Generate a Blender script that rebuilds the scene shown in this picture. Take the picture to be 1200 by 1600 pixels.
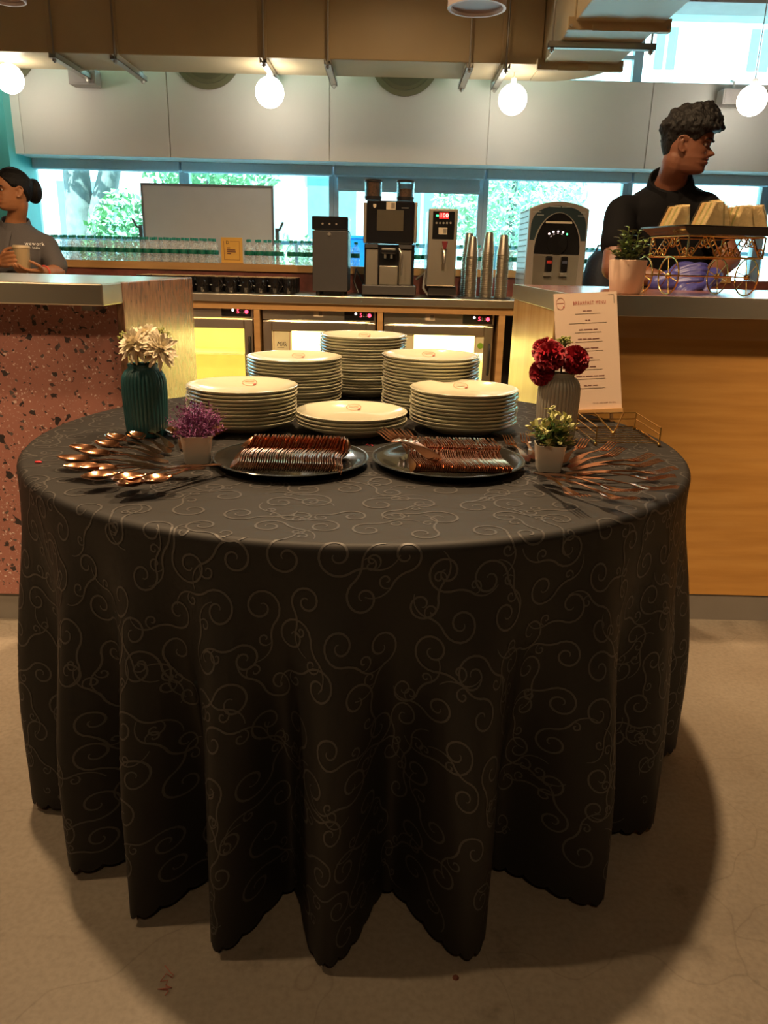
import bpy, bmesh, math, random
from mathutils import Vector, Matrix, noise
for _o in list(bpy.data.objects): bpy.data.objects.remove(_o)
SC = bpy.context.scene
COL = SC.collection
R_ = math.radians
PI = math.pi
random.seed(7)

# ------------------------------------------------------------------ camera
CAM_H, PITCH, ROLL, FPX = 1.155, R_(18.0), R_(1.4), 1200.0
cam_d = bpy.data.cameras.new('camera')
cam_d.sensor_fit = 'VERTICAL'; cam_d.sensor_height = 32.0; cam_d.lens = 32.0 * FPX / 1600.0
cam_d.clip_start = 0.02; cam_d.clip_end = 300
cam = bpy.data.objects.new('camera', cam_d); COL.objects.link(cam)
_f = Vector((0, math.cos(PITCH), -math.sin(PITCH)))
_u0 = Vector((0, math.sin(PITCH), math.cos(PITCH)))
_r0 = Vector((1, 0, 0))
_r = _r0 * math.cos(ROLL) + _u0 * math.sin(ROLL)
_u = -_r0 * math.sin(ROLL) + _u0 * math.cos(ROLL)
_m = Matrix((_r, _u, -_f)).transposed().to_4x4(); _m.translation = (0, 0, CAM_H)
cam.matrix_world = _m
SC.camera = cam

# ------------------------------------------------------------------ world, exposure
SC.view_settings.view_transform = 'Standard'; SC.view_settings.look = 'None'
SC.view_settings.gamma = 1.0; SC.view_settings.use_curve_mapping = False
SC.view_settings.exposure = 1.0
SC.cycles.transparent_max_bounces = 24; SC.cycles.max_bounces = 8; SC.cycles.diffuse_bounces = 4; SC.cycles.glossy_bounces = 4
w = bpy.data.worlds.new('sky'); SC.world = w; w.use_nodes = True
nt = w.node_tree; bg = nt.nodes['Background']
tc = nt.nodes.new('ShaderNodeTexCoord'); sx = nt.nodes.new('ShaderNodeSeparateXYZ')
rp = nt.nodes.new('ShaderNodeValToRGB')
nt.links.new(tc.outputs['Generated'], sx.inputs[0]); nt.links.new(sx.outputs['Z'], rp.inputs[0])
rp.color_ramp.elements[0].position = 0.0; rp.color_ramp.elements[0].color = (0.88, 0.96, 1.0, 1)
rp.color_ramp.elements[1].position = 0.7; rp.color_ramp.elements[1].color = (0.50, 0.76, 1.0, 1)
nt.links.new(rp.outputs[0], bg.inputs[0]); bg.inputs[1].default_value = 4.2

def lamp(name, kind, loc, power, color, **kw):
    d = bpy.data.lights.new(name, kind); d.energy = power; d.color = color
    for k, v in kw.items(): setattr(d, k, v)
    o = bpy.data.objects.new(name, d); COL.objects.link(o); o.location = loc
    return o
sun = lamp('sun', 'SUN', (0, 0, 20), 17.0, (1.0, 0.96, 0.88), angle=R_(0.6))
sun.rotation_euler = (R_(42), 0, R_(-18))

# ------------------------------------------------------------------ helpers
def ray(px, py):
    a = (px - 600) / FPX; b = (py - 800) / FPX
    return _f + _r * a - _u * b
def at(px, py, Y):
    d = ray(px, py); t = Y / d.y
    return Vector((0, 0, CAM_H)) + d * t
def atz(px, py, z):
    d = ray(px, py); t = (z - CAM_H) / d.z
    return Vector((0, 0, CAM_H)) + d * t
def lerp(a, b, t): return a + (b - a) * t
def sm(a, b, x):
    t = max(0.0, min(1.0, (x - a) / (b - a))); return t * t * (3 - 2 * t)
ORD = ['first','second','third','fourth','fifth','sixth','seventh','eighth','ninth','tenth','eleventh','twelfth','thirteenth','fourteenth','fifteenth','sixteenth','seventeenth','eighteenth','nineteenth','twentieth']
_T = {20:'twenty',30:'thirty',40:'forty',50:'fifty'}
def nth(i):
    if i < 20: return ORD[i]
    n = i + 1; t = n // 10 * 10
    if n % 10 == 0: return {30:'thirtieth',40:'fortieth',50:'fiftieth'}[n]
    return _T[t] + '-' + ORD[n - t - 1]

ROOTLOC = {}
def tag(o, label=None, cat=None, group=None, kind=None):
    if label: o['label'] = label
    if cat: o['category'] = cat
    if group: o['group'] = group
    if kind: o['kind'] = kind
    return o
def thing(name, label, cat, loc=(0, 0, 0), rz=0.0, group=None, wc=False):
    o = bpy.data.objects.new(name, None); COL.objects.link(o)
    o.location = loc; o.rotation_euler = (0, 0, rz); o.empty_display_size = 0.05
    if wc: ROOTLOC[o] = Vector(loc)
    return tag(o, label, cat, group)
def dup(root, loc=None, rz=None, label=None, group=None):
    r = root.copy(); COL.objects.link(r)
    if loc is not None: r.location = loc
    if rz is not None: r.rotation_euler = (0, 0, rz)
    if label: r['label'] = label
    if group: r['group'] = group
    for ch in KIDS.get(root, []):
        c = ch.copy(); COL.objects.link(c); c.parent = r
        for g in KIDS.get(ch, []):
            d = g.copy(); COL.objects.link(d); d.parent = c
    return r
KIDS = {}
class MB:
    def __init__(s): s.v = []; s.f = []
    def add(s, vs, fs):
        n = len(s.v); s.v += [tuple(q) for q in vs]; s.f += [tuple(i + n for i in q) for q in fs]; return s
    def box(s, x0, x1, y0, y1, z0, z1, M=None):
        vs = [Vector((x, y, z)) for z in (z0, z1) for y in (y0, y1) for x in (x0, x1)]
        if M is not None: vs = [M @ q for q in vs]
        return s.add(vs, [(0,2,3,1),(4,5,7,6),(0,1,5,4),(2,6,7,3),(0,4,6,2),(1,3,7,5)])
    def lathe(s, prof, n=32, c=(0,0,0), M=None, rib=None):
        vs = []; fs = []; m = len(prof)
        for j in range(n):
            a = 2 * PI * j / n
            for (r, z) in prof:
                rr = r if rib is None else r * rib(a, z)
                q = Vector((c[0] + rr * math.cos(a), c[1] + rr * math.sin(a), c[2] + z))
                vs.append(M @ q if M is not None else q)
        for j in range(n):
            k = (j + 1) % n
            for i in range(m - 1): fs.append((j*m+i, k*m+i, k*m+i+1, j*m+i+1))
        return s.add(vs, fs)
    def tube(s, pts, r, n=8, closed=False, caps=True, flat=1.0, up=None):
        P = [Vector(q) for q in pts]; m = len(P)
        rs = r if isinstance(r, (list, tuple)) else [r] * m
        vs = []; fs = []; ref = Vector(up) if up else None; nrm = None
        for i in range(m):
            if closed: t = P[(i+1) % m] - P[i-1]
            else: t = P[min(i+1, m-1)] - P[max(i-1, 0)]
            if t.length < 1e-9: t = Vector((0,0,1))
            t.normalize()
            if ref is not None: nrm = ref - t * ref.dot(t)
            elif nrm is None:
                nrm = t.orthogonal()
            else: nrm = nrm - t * nrm.dot(t)
            if nrm.length < 1e-9: nrm = t.orthogonal()
            nrm.normalize(); bi = t.cross(nrm)
            for j in range(n):
                a = 2 * PI * j / n
                vs.append(P[i] + nrm * (math.cos(a) * rs[i] * flat) + bi * (math.sin(a) * rs[i]))
        for i in range(m if closed else m - 1):
            k = (i + 1) % m
            for j in range(n): fs.append((i*n+j, i*n+(j+1)%n, k*n+(j+1)%n, k*n+j))
        if caps and not closed:
            fs.append(tuple(range(n))[::-1]); fs.append(tuple((m-1)*n + j for j in range(n)))
        return s.add(vs, fs)
    def cyl(s, a, b, r, n=16): return s.tube([a, b], r, n)
    def prism(s, pts, d, M=None):
        # polygon in local XZ plane, extruded along +Y by d
        m = len(pts); vs = [Vector((p[0], 0, p[1])) for p in pts] + [Vector((p[0], d, p[1])) for p in pts]
        if M is not None: vs = [M @ q for q in vs]
        fs = [tuple(range(m)), tuple(range(2*m-1, m-1, -1))] + [(i, i+m, (i+1)%m+m, (i+1)%m) for i in range(m)]
        return s.add(vs, fs)
    def sphere(s, c, r, nu=16, nv=10, sc=(1,1,1)):
        c = Vector(c); vs = [c + Vector((0,0,-r*sc[2]))]; fs = []
        for i in range(1, nv):
            p = -PI/2 + PI*i/nv
            for j in range(nu):
                a = 2*PI*j/nu; vs.append(c + Vector((r*sc[0]*math.cos(p)*math.cos(a), r*sc[1]*math.cos(p)*math.sin(a), r*sc[2]*math.sin(p))))
        vs.append(c + Vector((0,0,r*sc[2]))); last = len(vs)-1
        for j in range(nu): fs.append((0, 1+(j+1)%nu, 1+j)); fs.append((last, 1+(nv-2)*nu+j, 1+(nv-2)*nu+(j+1)%nu))
        for i in range(nv-2):
            for j in range(nu): fs.append((1+i*nu+j, 1+i*nu+(j+1)%nu, 1+(i+1)*nu+(j+1)%nu, 1+(i+1)*nu+j))
        return s.add(vs, fs)
    def quad(s, a, b, c, d): return s.add([a, b, c, d], [(0,1,2,3)])
    def build(s, name, mat, parent=None, smooth=None, bevel=0.0, kind=None, label=None):
        me = bpy.data.meshes.new(name)
        off = None
        q = parent
        while q is not None:
            if q in ROOTLOC: off = ROOTLOC[q]
            q = q.parent
        vs = s.v if off is None else [(a[0]-off.x, a[1]-off.y, a[2]-off.z) for a in s.v]
        me.from_pydata(vs, [], s.f); me.update()
        if mat is not None: me.materials.append(mat)
        if smooth is not None:
            me.polygons.foreach_set('use_smooth', [True]*len(me.polygons))
            if smooth < 179: me.set_sharp_from_angle(angle=R_(smooth))
        o = bpy.data.objects.new(name, me); COL.objects.link(o)
        if parent is not None:
            o.parent = parent; KIDS.setdefault(parent, []).append(o)
        if bevel:
            b = o.modifiers.new('bevel', 'BEVEL'); b.width = bevel; b.segments = 2; b.limit_method = 'ANGLE'; b.angle_limit = R_(40)
        if kind: o['kind'] = kind
        if label: o['label'] = label
        return o
def share(o, parent=None):
    c = o.copy(); COL.objects.link(c); c.parent = parent
    if parent is not None: KIDS.setdefault(parent, []).append(c)
    return c
def struct(name, mb, mat, **k): return tag(mb.build(name, mat, **k), kind='structure')

# ------------------------------------------------------------------ materials
def new_mat(name):
    m = bpy.data.materials.new(name); m.use_nodes = True
    return m, m.node_tree, m.node_tree.nodes['Principled BSDF']
def pm(name, col, rough=0.5, metal=0.0, var=0.08, scale=8.0, bump=0.0, bscale=60.0, emit=None, estr=0.0, trans=0.0, coat=0.0, sheen=0.0, spec=None, stretch=None, ior=None, sss=0.0):
    m, t, b = new_mat(name)
    c = t.nodes.new('ShaderNodeTexCoord'); src = c.outputs['Object']
    if stretch:
        mp = t.nodes.new('ShaderNodeMapping'); mp.inputs['Scale'].default_value = stretch
        t.links.new(src, mp.inputs[0]); src = mp.outputs[0]
    n = t.nodes.new('ShaderNodeTexNoise'); n.inputs['Scale'].default_value = scale; n.inputs['Detail'].default_value = 4
    t.links.new(src, n.inputs['Vector'])
    r = t.nodes.new('ShaderNodeValToRGB')
    r.color_ramp.elements[0].position = 0.3; r.color_ramp.elements[1].position = 0.7
    r.color_ramp.elements[0].color = tuple(max(0, x * (1 - var)) for x in col) + (1,)
    r.color_ramp.elements[1].color = tuple(min(1, x * (1 + var)) for x in col) + (1,)
    t.links.new(n.outputs['Fac'], r.inputs[0]); t.links.new(r.outputs[0], b.inputs['Base Color'])
    b.inputs['Roughness'].default_value = rough; b.inputs['Metallic'].default_value = metal
    b.inputs['Coat Weight'].default_value = coat; b.inputs['Transmission Weight'].default_value = trans
    b.inputs['Sheen Weight'].default_value = sheen
    if spec is not None: b.inputs['Specular IOR Level'].default_value = spec
    if ior: b.inputs['IOR'].default_value = ior
    if sss: b.inputs['Subsurface Weight'].default_value = sss; b.inputs['Subsurface Radius'].default_value = (0.01, 0.004, 0.002)
    if emit: b.inputs['Emission Color'].default_value = emit + (1,); b.inputs['Emission Strength'].default_value = estr
    if bump:
        n2 = t.nodes.new('ShaderNodeTexNoise'); n2.inputs['Scale'].default_value = bscale; n2.inputs['Detail'].default_value = 3
        t.links.new(src, n2.inputs['Vector'])
        bp = t.nodes.new('ShaderNodeBump'); bp.inputs['Strength'].default_value = bump; bp.inputs['Distance'].default_value = 0.01
        t.links.new(n2.outputs['Fac'], bp.inputs['Height']); t.links.new(bp.outputs[0], b.inputs['Normal'])
    return m
def clear_mat(name, tint, gloss=0.12, rough=0.03):
    m = bpy.data.materials.new(name); m.use_nodes = True; t = m.node_tree; t.nodes.clear()
    o = t.nodes.new('ShaderNodeOutputMaterial'); mx = t.nodes.new('ShaderNodeMixShader')
    a = t.nodes.new('ShaderNodeBsdfTransparent'); g = t.nodes.new('ShaderNodeBsdfGlossy')
    n = t.nodes.new('ShaderNodeTexNoise'); n.inputs['Scale'].default_value = 3.0
    rr = t.nodes.new('ShaderNodeValToRGB')
    rr.color_ramp.elements[0].color = tuple(x * 0.96 for x in tint) + (1,); rr.color_ramp.elements[1].color = tuple(tint) + (1,)
    t.links.new(n.outputs['Fac'], rr.inputs[0]); t.links.new(rr.outputs[0], a.inputs[0])
    fr = t.nodes.new('ShaderNodeFresnel'); fr.inputs[0].default_value = 1.45
    ml = t.nodes.new('ShaderNodeMath'); ml.operation = 'MULTIPLY_ADD'; ml.inputs[1].default_value = 0.8; ml.inputs[2].default_value = gloss * 0.3
    t.links.new(fr.outputs[0], ml.inputs[0])
    g.inputs['Roughness'].default_value = rough; g.inputs[0].default_value = (1, 1, 1, 1)
    t.links.new(ml.outputs[0], mx.inputs[0]); t.links.new(a.outputs[0], mx.inputs[1]); t.links.new(g.outputs[0], mx.inputs[2]); t.links.new(mx.outputs[0], o.inputs[0])
    return m
def pet_mat():
    m = bpy.data.materials.new('clear_pet'); m.use_nodes = True; t = m.node_tree; t.nodes.clear()
    o = t.nodes.new('ShaderNodeOutputMaterial'); mx = t.nodes.new('ShaderNodeMixShader'); a = t.nodes.new('ShaderNodeBsdfTransparent'); p = t.nodes.new('ShaderNodeBsdfPrincipled')
    n = t.nodes.new('ShaderNodeTexNoise'); n.inputs['Scale'].default_value = 70.0; co = t.nodes.new('ShaderNodeTexCoord'); t.links.new(co.outputs['Object'], n.inputs['Vector'])
    r = t.nodes.new('ShaderNodeMapRange'); r.inputs[1].default_value = 0.35; r.inputs[2].default_value = 0.7; r.inputs[3].default_value = 0.10; r.inputs[4].default_value = 0.42; t.links.new(n.outputs['Fac'], r.inputs[0]); t.links.new(r.outputs[0], mx.inputs[0])
    p.inputs['Base Color'].default_value = (0.86, 0.92, 0.93, 1); p.inputs['Roughness'].default_value = 0.12  # light reflected by the clear plastic, put in as patchy white
    t.links.new(a.outputs[0], mx.inputs[1]); t.links.new(p.outputs[0], mx.inputs[2]); t.links.new(mx.outputs[0], o.inputs[0]); return m
def ramp(t, fac, stops):
    r = t.nodes.new('ShaderNodeValToRGB'); e = r.color_ramp.elements
    while len(e) < len(stops): e.new(0.5)
    for k, (p, c) in enumerate(stops): e[k].position = p; e[k].color = tuple(c) + (1,)
    t.links.new(fac, r.inputs[0]); return r.outputs[0]
def mixc(t, fac, a, b, mode='MIX'):
    m = t.nodes.new('ShaderNodeMix'); m.data_type = 'RGBA'; m.blend_type = mode
    for sock, val in ((m.inputs[0], fac), (m.inputs[6], a), (m.inputs[7], b)):
        if isinstance(val, (int, float)): sock.default_value = val
        elif isinstance(val, tuple): sock.default_value = val + (1,)
        else: t.links.new(val, sock)
    return m.outputs[2]
def noise_n(t, scale, detail=4, vec=None, rough=0.5):
    n = t.nodes.new('ShaderNodeTexNoise'); n.inputs['Scale'].default_value = scale; n.inputs['Detail'].default_value = detail; n.inputs['Roughness'].default_value = rough
    if vec is not None: t.links.new(vec, n.inputs['Vector'])
    return n.outputs['Fac']
def objco(t, sc=None):
    c = t.nodes.new('ShaderNodeTexCoord')
    if sc is None: return c.outputs['Object']
    mp = t.nodes.new('ShaderNodeMapping'); mp.inputs['Scale'].default_value = sc; t.links.new(c.outputs['Object'], mp.inputs[0]); return mp.outputs[0]
def bumpn(t, b, h, strength=0.2, dist=0.005):
    p = t.nodes.new('ShaderNodeBump'); p.inputs['Strength'].default_value = strength; p.inputs['Distance'].default_value = dist
    t.links.new(h, p.inputs['Height']); t.links.new(p.outputs[0], b.inputs['Normal'])

def mat_concrete():
    m, t, b = new_mat('polished_concrete'); co = objco(t)
    c = ramp(t, noise_n(t, 1.6, 8, co, 0.62), [(0.25, (0.225, 0.19, 0.15)), (0.5, (0.30, 0.257, 0.20)), (0.78, (0.37, 0.325, 0.26))])
    sp = ramp(t, noise_n(t, 90, 2, co), [(0.3, (0.8, 0.8, 0.8)), (0.62, (1, 1, 1))])
    c = mixc(t, 0.8, c, sp, 'MULTIPLY')
    st = ramp(t, noise_n(t, 7, 5, co, 0.7), [(0.28, (0.6, 0.58, 0.55)), (0.42, (1, 1, 1))]); c = mixc(t, 0.7, c, st, 'MULTIPLY')
    v = t.nodes.new('ShaderNodeTexVoronoi'); v.feature = 'DISTANCE_TO_EDGE'; v.inputs['Scale'].default_value = 2.2
    wv = t.nodes.new('ShaderNodeTexNoise'); wv.inputs['Scale'].default_value = 4; t.links.new(co, wv.inputs['Vector'])
    ad = t.nodes.new('ShaderNodeVectorMath'); ad.operation = 'MULTIPLY_ADD'; ad.inputs[1].default_value = (0.35, 0.35, 0.35)
    t.links.new(wv.outputs['Color'], ad.inputs[0]); t.links.new(co, ad.inputs[2]); t.links.new(ad.outputs[0], v.inputs['Vector'])
    cr = ramp(t, v.outputs['Distance'], [(0.0, (0.62, 0.6, 0.58)), (0.006, (1, 1, 1))]); c = mixc(t, 0.5, c, cr, 'MULTIPLY')
    t.links.new(c, b.inputs['Base Color'])
    t.links.new(ramp(t, noise_n(t, 5, 5, co), [(0.3, (0.42,)*3), (0.7, (0.62,)*3)]), b.inputs['Roughness'])
    bumpn(t, b, noise_n(t, 140, 3, co), 0.06); return m
def mat_terrazzo(name, base1, base2):
    m, t, b = new_mat(name); co = objco(t)
    c = ramp(t, noise_n(t, 3, 4, co), [(0.3, base1), (0.7, base2)])
    wn = t.nodes.new('ShaderNodeTexNoise'); wn.inputs['Scale'].default_value = 26; t.links.new(co, wn.inputs['Vector'])
    wa = t.nodes.new('ShaderNodeVectorMath'); wa.operation = 'MULTIPLY_ADD'; wa.inputs[1].default_value = (0.035, 0.035, 0.035); t.links.new(wn.outputs['Color'], wa.inputs[0]); t.links.new(co, wa.inputs[2]); cw_ = wa.outputs[0]
    for sc, lo, kk, c0 in ((150, 0.45, 0.36, (0.40, 0.24, 0.20)), (110, 0.66, 0.36, (0.58, 0.43, 0.38)), (85, 0.68, 0.38, (0.06, 0.036, 0.034)), (50, 0.80, 0.40, (0.03, 0.020, 0.020)), (32, 0.90, 0.40, (0.022, 0.016, 0.017)), (60, 0.86, 0.36, (0.09, 0.07, 0.065))):
        v = t.nodes.new('ShaderNodeTexVoronoi'); v.inputs['Scale'].default_value = sc; v.distance = 'CHEBYCHEV'
        mp = t.nodes.new('ShaderNodeMapping'); mp.inputs['Location'].default_value = (sc, sc * 0.3, 1.7); mp.inputs['Rotation'].default_value = (0.3, 0.5 + sc, sc); t.links.new(cw_, mp.inputs[0]); t.links.new(mp.outputs[0], v.inputs['Vector'])
        sep = t.nodes.new('ShaderNodeSeparateColor'); t.links.new(v.outputs['Color'], sep.inputs[0])
        g = t.nodes.new('ShaderNodeMath'); g.operation = 'GREATER_THAN'; g.inputs[1].default_value = lo; t.links.new(sep.outputs[0], g.inputs[0])
        l = t.nodes.new('ShaderNodeMath'); l.operation = 'LESS_THAN'; t.links.new(v.outputs['Distance'], l.inputs[0])
        l2 = t.nodes.new('ShaderNodeMath'); l2.operation = 'MULTIPLY'; l2.inputs[1].default_value = kk; t.links.new(sep.outputs[1], l2.inputs[0]); t.links.new(l2.outputs[0], l.inputs[1])
        mu = t.nodes.new('ShaderNodeMath'); mu.operation = 'MULTIPLY'; t.links.new(g.outputs[0], mu.inputs[0]); t.links.new(l.outputs[0], mu.inputs[1])
        c = mixc(t, mu.outputs[0], c, c0)
    t.links.new(c, b.inputs['Base Color']); b.inputs['Roughness'].default_value = 0.42; return m
def mat_ply(name, c1, c2, c3, sc=(1.2, 1.2, 14), rough=0.45):
    m, t, b = new_mat(name); co = objco(t, sc)
    f = noise_n(t, 2.2, 6, co, 0.55)
    c = ramp(t, f, [(0.28, c1), (0.5, c2), (0.75, c3)])
    wv = t.nodes.new('ShaderNodeTexWave'); wv.wave_type = 'RINGS'; wv.rings_direction = 'Y'; wv.inputs['Scale'].default_value = 0.35; wv.inputs['Distortion'].default_value = 9; wv.inputs['Detail'].default_value = 3
    t.links.new(co, wv.inputs['Vector'])
    c = mixc(t, 0.22, c, ramp(t, wv.outputs['Fac'], [(0.0, (0.6, 0.5, 0.4)), (0.6, (1, 1, 1))]), 'MULTIPLY')
    kn = ramp(t, noise_n(t, 1.9, 2, objco(t, (1, 1, 1.6))), [(0.24, (0.45, 0.36, 0.28)), (0.33, (1, 1, 1))]); c = mixc(t, 0.8, c, kn, 'MULTIPLY')
    t.links.new(c, b.inputs['Base Color']); b.inputs['Roughness'].default_value = rough; return m
def mat_steel(name, col=(0.52, 0.48, 0.42), rough=0.32, stretch=(1, 1, 40)):
    m, t, b = new_mat(name); co = objco(t, stretch)
    t.links.new(ramp(t, noise_n(t, 40, 3, co), [(0.3, tuple(x * 0.96 for x in col)), (0.7, col)]), b.inputs['Base Color'])
    b.inputs['Metallic'].default_value = 0.95
    t.links.new(ramp(t, noise_n(t, 40, 3, co), [(0.3, (rough * 0.95,)*3), (0.7, (rough * 1.06,)*3)]), b.inputs['Roughness'])
    return m
M = {}
M['concrete'] = mat_concrete()
M['terrazzo'] = mat_terrazzo('pink_terrazzo', (0.29, 0.115, 0.09), (0.36, 0.155, 0.12))
M['ply'] = mat_ply('birch_plywood', (0.40, 0.19, 0.035), (0.47, 0.235, 0.05), (0.53, 0.285, 0.07))
M['plyend'] = mat_ply('birch_plywood_upright', (0.45, 0.25, 0.075), (0.55, 0.33, 0.11), (0.62, 0.39, 0.14), sc=(9, 9, 0.9), rough=0.26)
M['woodtop'] = mat_ply('oiled_wood_top', (0.13, 0.05, 0.025), (0.20, 0.085, 0.042), (0.26, 0.115, 0.06), sc=(1, 8, 1), rough=0.22)
M['woodtrim'] = mat_ply('pale_wood_trim', (0.40, 0.21, 0.07), (0.5, 0.28, 0.1), (0.55, 0.32, 0.12), sc=(1, 1, 10))
M['redwall'] = pm('terracotta_wall', (0.17, 0.045, 0.03), 0.5, var=0.3, scale=20)
M['endpanel'] = pm('speckled_brown_panel', (0.21, 0.105, 0.06), 0.24, var=0.45, scale=70, stretch=(1, 1, 0.35), spec=0.8)
M['wall'] = pm('off_white_wall', (0.78, 0.75, 0.70), 0.65, var=0.03, scale=2.0, bump=0.02, bscale=200)
M['ceil'] = pm('brown_ceiling', (0.20, 0.145, 0.10), 0.8, var=0.08)
M['roomwall'] = pm('dim_room_wall', (0.30, 0.25, 0.20), 0.8, var=0.08)
M['teal'] = pm('daylit_teal_column', (0.10, 0.52, 0.52), 0.5, var=0.05)  # teal wall end, with the cyan of tinted daylight put into its colour
M['steel'] = mat_steel('brushed_steel')
M['steelh'] = mat_steel('brushed_steel_across', (0.52, 0.47, 0.38), 0.30, (1, 30, 40))
M['steelv'] = mat_steel('brushed_steel_upright', (0.58, 0.52, 0.42), 0.30, (30, 30, 1))
M['kick'] = pm('grey_kickboard', (0.19, 0.17, 0.145), 0.45, var=0.06)
M['duct'] = pm('painted_duct', (0.56, 0.44, 0.26), 0.42, var=0.05, scale=3, spec=0.4)
M['zinc'] = mat_steel('zinc_strut', (0.5, 0.47, 0.42), 0.4)
M['frame'] = pm('window_frame', (0.42, 0.50, 0.55), 0.4, var=0.03)
M['blind'] = pm('blue_grey_blind', (0.55, 0.68, 0.78), 0.7, var=0.03, scale=60)
M['glass'] = clear_mat('tinted_window_glass', (0.66, 0.93, 0.97), 0.04)
M['clear'] = clear_mat('clear_plastic', (0.93, 0.97, 0.98), 0.2)
M['fridgeglass'] = clear_mat('fridge_glass', (0.97, 0.97, 0.9), 0.1)
M['black'] = pm('black_plastic', (0.018, 0.016, 0.015), 0.35, var=0.1)
M['blackgloss'] = pm('black_gloss', (0.012, 0.011, 0.011), 0.12, var=0.1, coat=0.4)
M['char'] = pm('charcoal_panel', (0.040, 0.036, 0.034), 0.5, var=0.06)
M['white'] = pm('white_paint', (0.8, 0.79, 0.76), 0.45, var=0.03)
M['paper'] = pm('cream_paper', (0.66, 0.50, 0.38), 0.7, var=0.02)
M['ink'] = pm('dark_ink', (0.16, 0.055, 0.045), 0.7)
M['inkred'] = pm('red_ink', (0.36, 0.05, 0.035), 0.7)
M['inkblack'] = pm('black_ink', (0.02, 0.02, 0.02), 0.6)
M['gold'] = pm('gold_wire', (0.78, 0.50, 0.16), 0.22, 1.0, var=0.08)
M['copper'] = pm('rose_gold_cutlery', (0.72, 0.36, 0.20), 0.17, 1.0, var=0.06)
M['plate'] = pm('white_glazed_china', (0.64, 0.62, 0.46), 0.13, var=0.02, coat=0.6)
M['stamp'] = pm('brown_stamp', (0.42, 0.17, 0.06), 0.35)
def txt(body, size, mat, parent, mtx, name='lettering', align='CENTER', ext=0.0003, sx=1.0, track=1.0):
    cu = bpy.data.curves.new(name, 'FONT'); cu.body = body; cu.size = size; cu.align_x = align; cu.align_y = 'CENTER'; cu.extrude = ext; cu.resolution_u = 2
    cu.space_character = track
    tmp = bpy.data.objects.new('tmp', cu); COL.objects.link(tmp)
    dg = bpy.context.evaluated_depsgraph_get(); dg.update()
    me = bpy.data.meshes.new_from_object(tmp.evaluated_get(dg)); bpy.data.objects.remove(tmp); bpy.data.curves.remove(cu)
    me.transform(mtx @ Matrix.Diagonal((sx, 1, 1, 1)))
    q = parent; off = None
    while q is not None:
        if q in ROOTLOC: off = ROOTLOC[q]
        q = q.parent
    if off is not None: me.transform(Matrix.Translation(-off))
    me.materials.clear(); me.materials.append(mat); me.name = name
    o = bpy.data.objects.new(name, me); COL.objects.link(o); o.parent = parent
    KIDS.setdefault(parent, []).append(o)
    return o
def frame_mtx(o, right, up):
    r = Vector(right).normalized(); u = Vector(up).normalized(); n = r.cross(u).normalized()
    m = Matrix((r, u, n)).transposed().to_4x4(); m.translation = Vector(o); return m
# ------------------------------------------------------------------ room shell
WY = 5.5                                     # face of the panelled wall band
ZB, ZT = 1.776, 2.283                        # its lower and upper edge
XL, XR, YF, ZC = -4.6, 4.6, -4.0, 3.3
struct('floor', MB().box(XL, XR, YF, 6.0, -0.12, 0.0), M['concrete'])
struct('ceiling', MB().box(XL, XR, YF, 6.05, ZC, ZC + 0.15), M['ceil'])
struct('wall_left', MB().box(XL - 0.15, XL, YF, 6.05, 0, ZC), M['roomwall'])
struct('wall_right', MB().box(XR, XR + 0.15, YF, 6.05, 0, ZC), M['roomwall'])
struct('wall_front', MB().box(XL, XR, YF - 0.15, YF, 0, ZC), M['roomwall'])
# band wall between the two rows of windows, clad in panels
wb = struct('wall_back', MB().box(XL, XR, WY + 0.012, 5.80, ZB + 0.002, ZT - 0.002), M['wall'])
seams = [-4.6, -3.46] + [at(px, 180, WY).x for px in (32, 263, 515, 764, 1016)] + [2.80, 3.80, 4.6]
for a, b in zip(seams[:-1], seams[1:]):
    MB().box(a + 0.003, b - 0.003, WY, WY + 0.014, ZB, ZT).build('panel', M['wall'], wb, bevel=0.002)
# low wall behind the back counter, and the ledge on it
LZ = 1.125
struct('wall_back_low', MB().box(XL, XR, 5.20, 5.36, 0, LZ - 0.03), M['redwall'])
# ceiling beam above the upper windows
struct('trim_1', MB().box(XL, XR, 5.62, 6.0, 2.80, 2.95), pm('brown_beam', (0.26, 0.15, 0.11), 0.7))
struct('trim_2', MB().box(XL, XR, 5.60, 6.02, 2.76, 2.80), pm('pale_beam_edge', (0.5, 0.47, 0.46), 0.7))
struct('wall_back_top', MB().box(XL, XR, 5.70, 6.0, 2.95, ZC), M['black'])
struct('wall_column', MB().box(at(-40, 250, 5.45).x - 0.6, at(22, 262, 5.45).x, 5.40, 5.78, 0, ZC), M['teal'])
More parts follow.
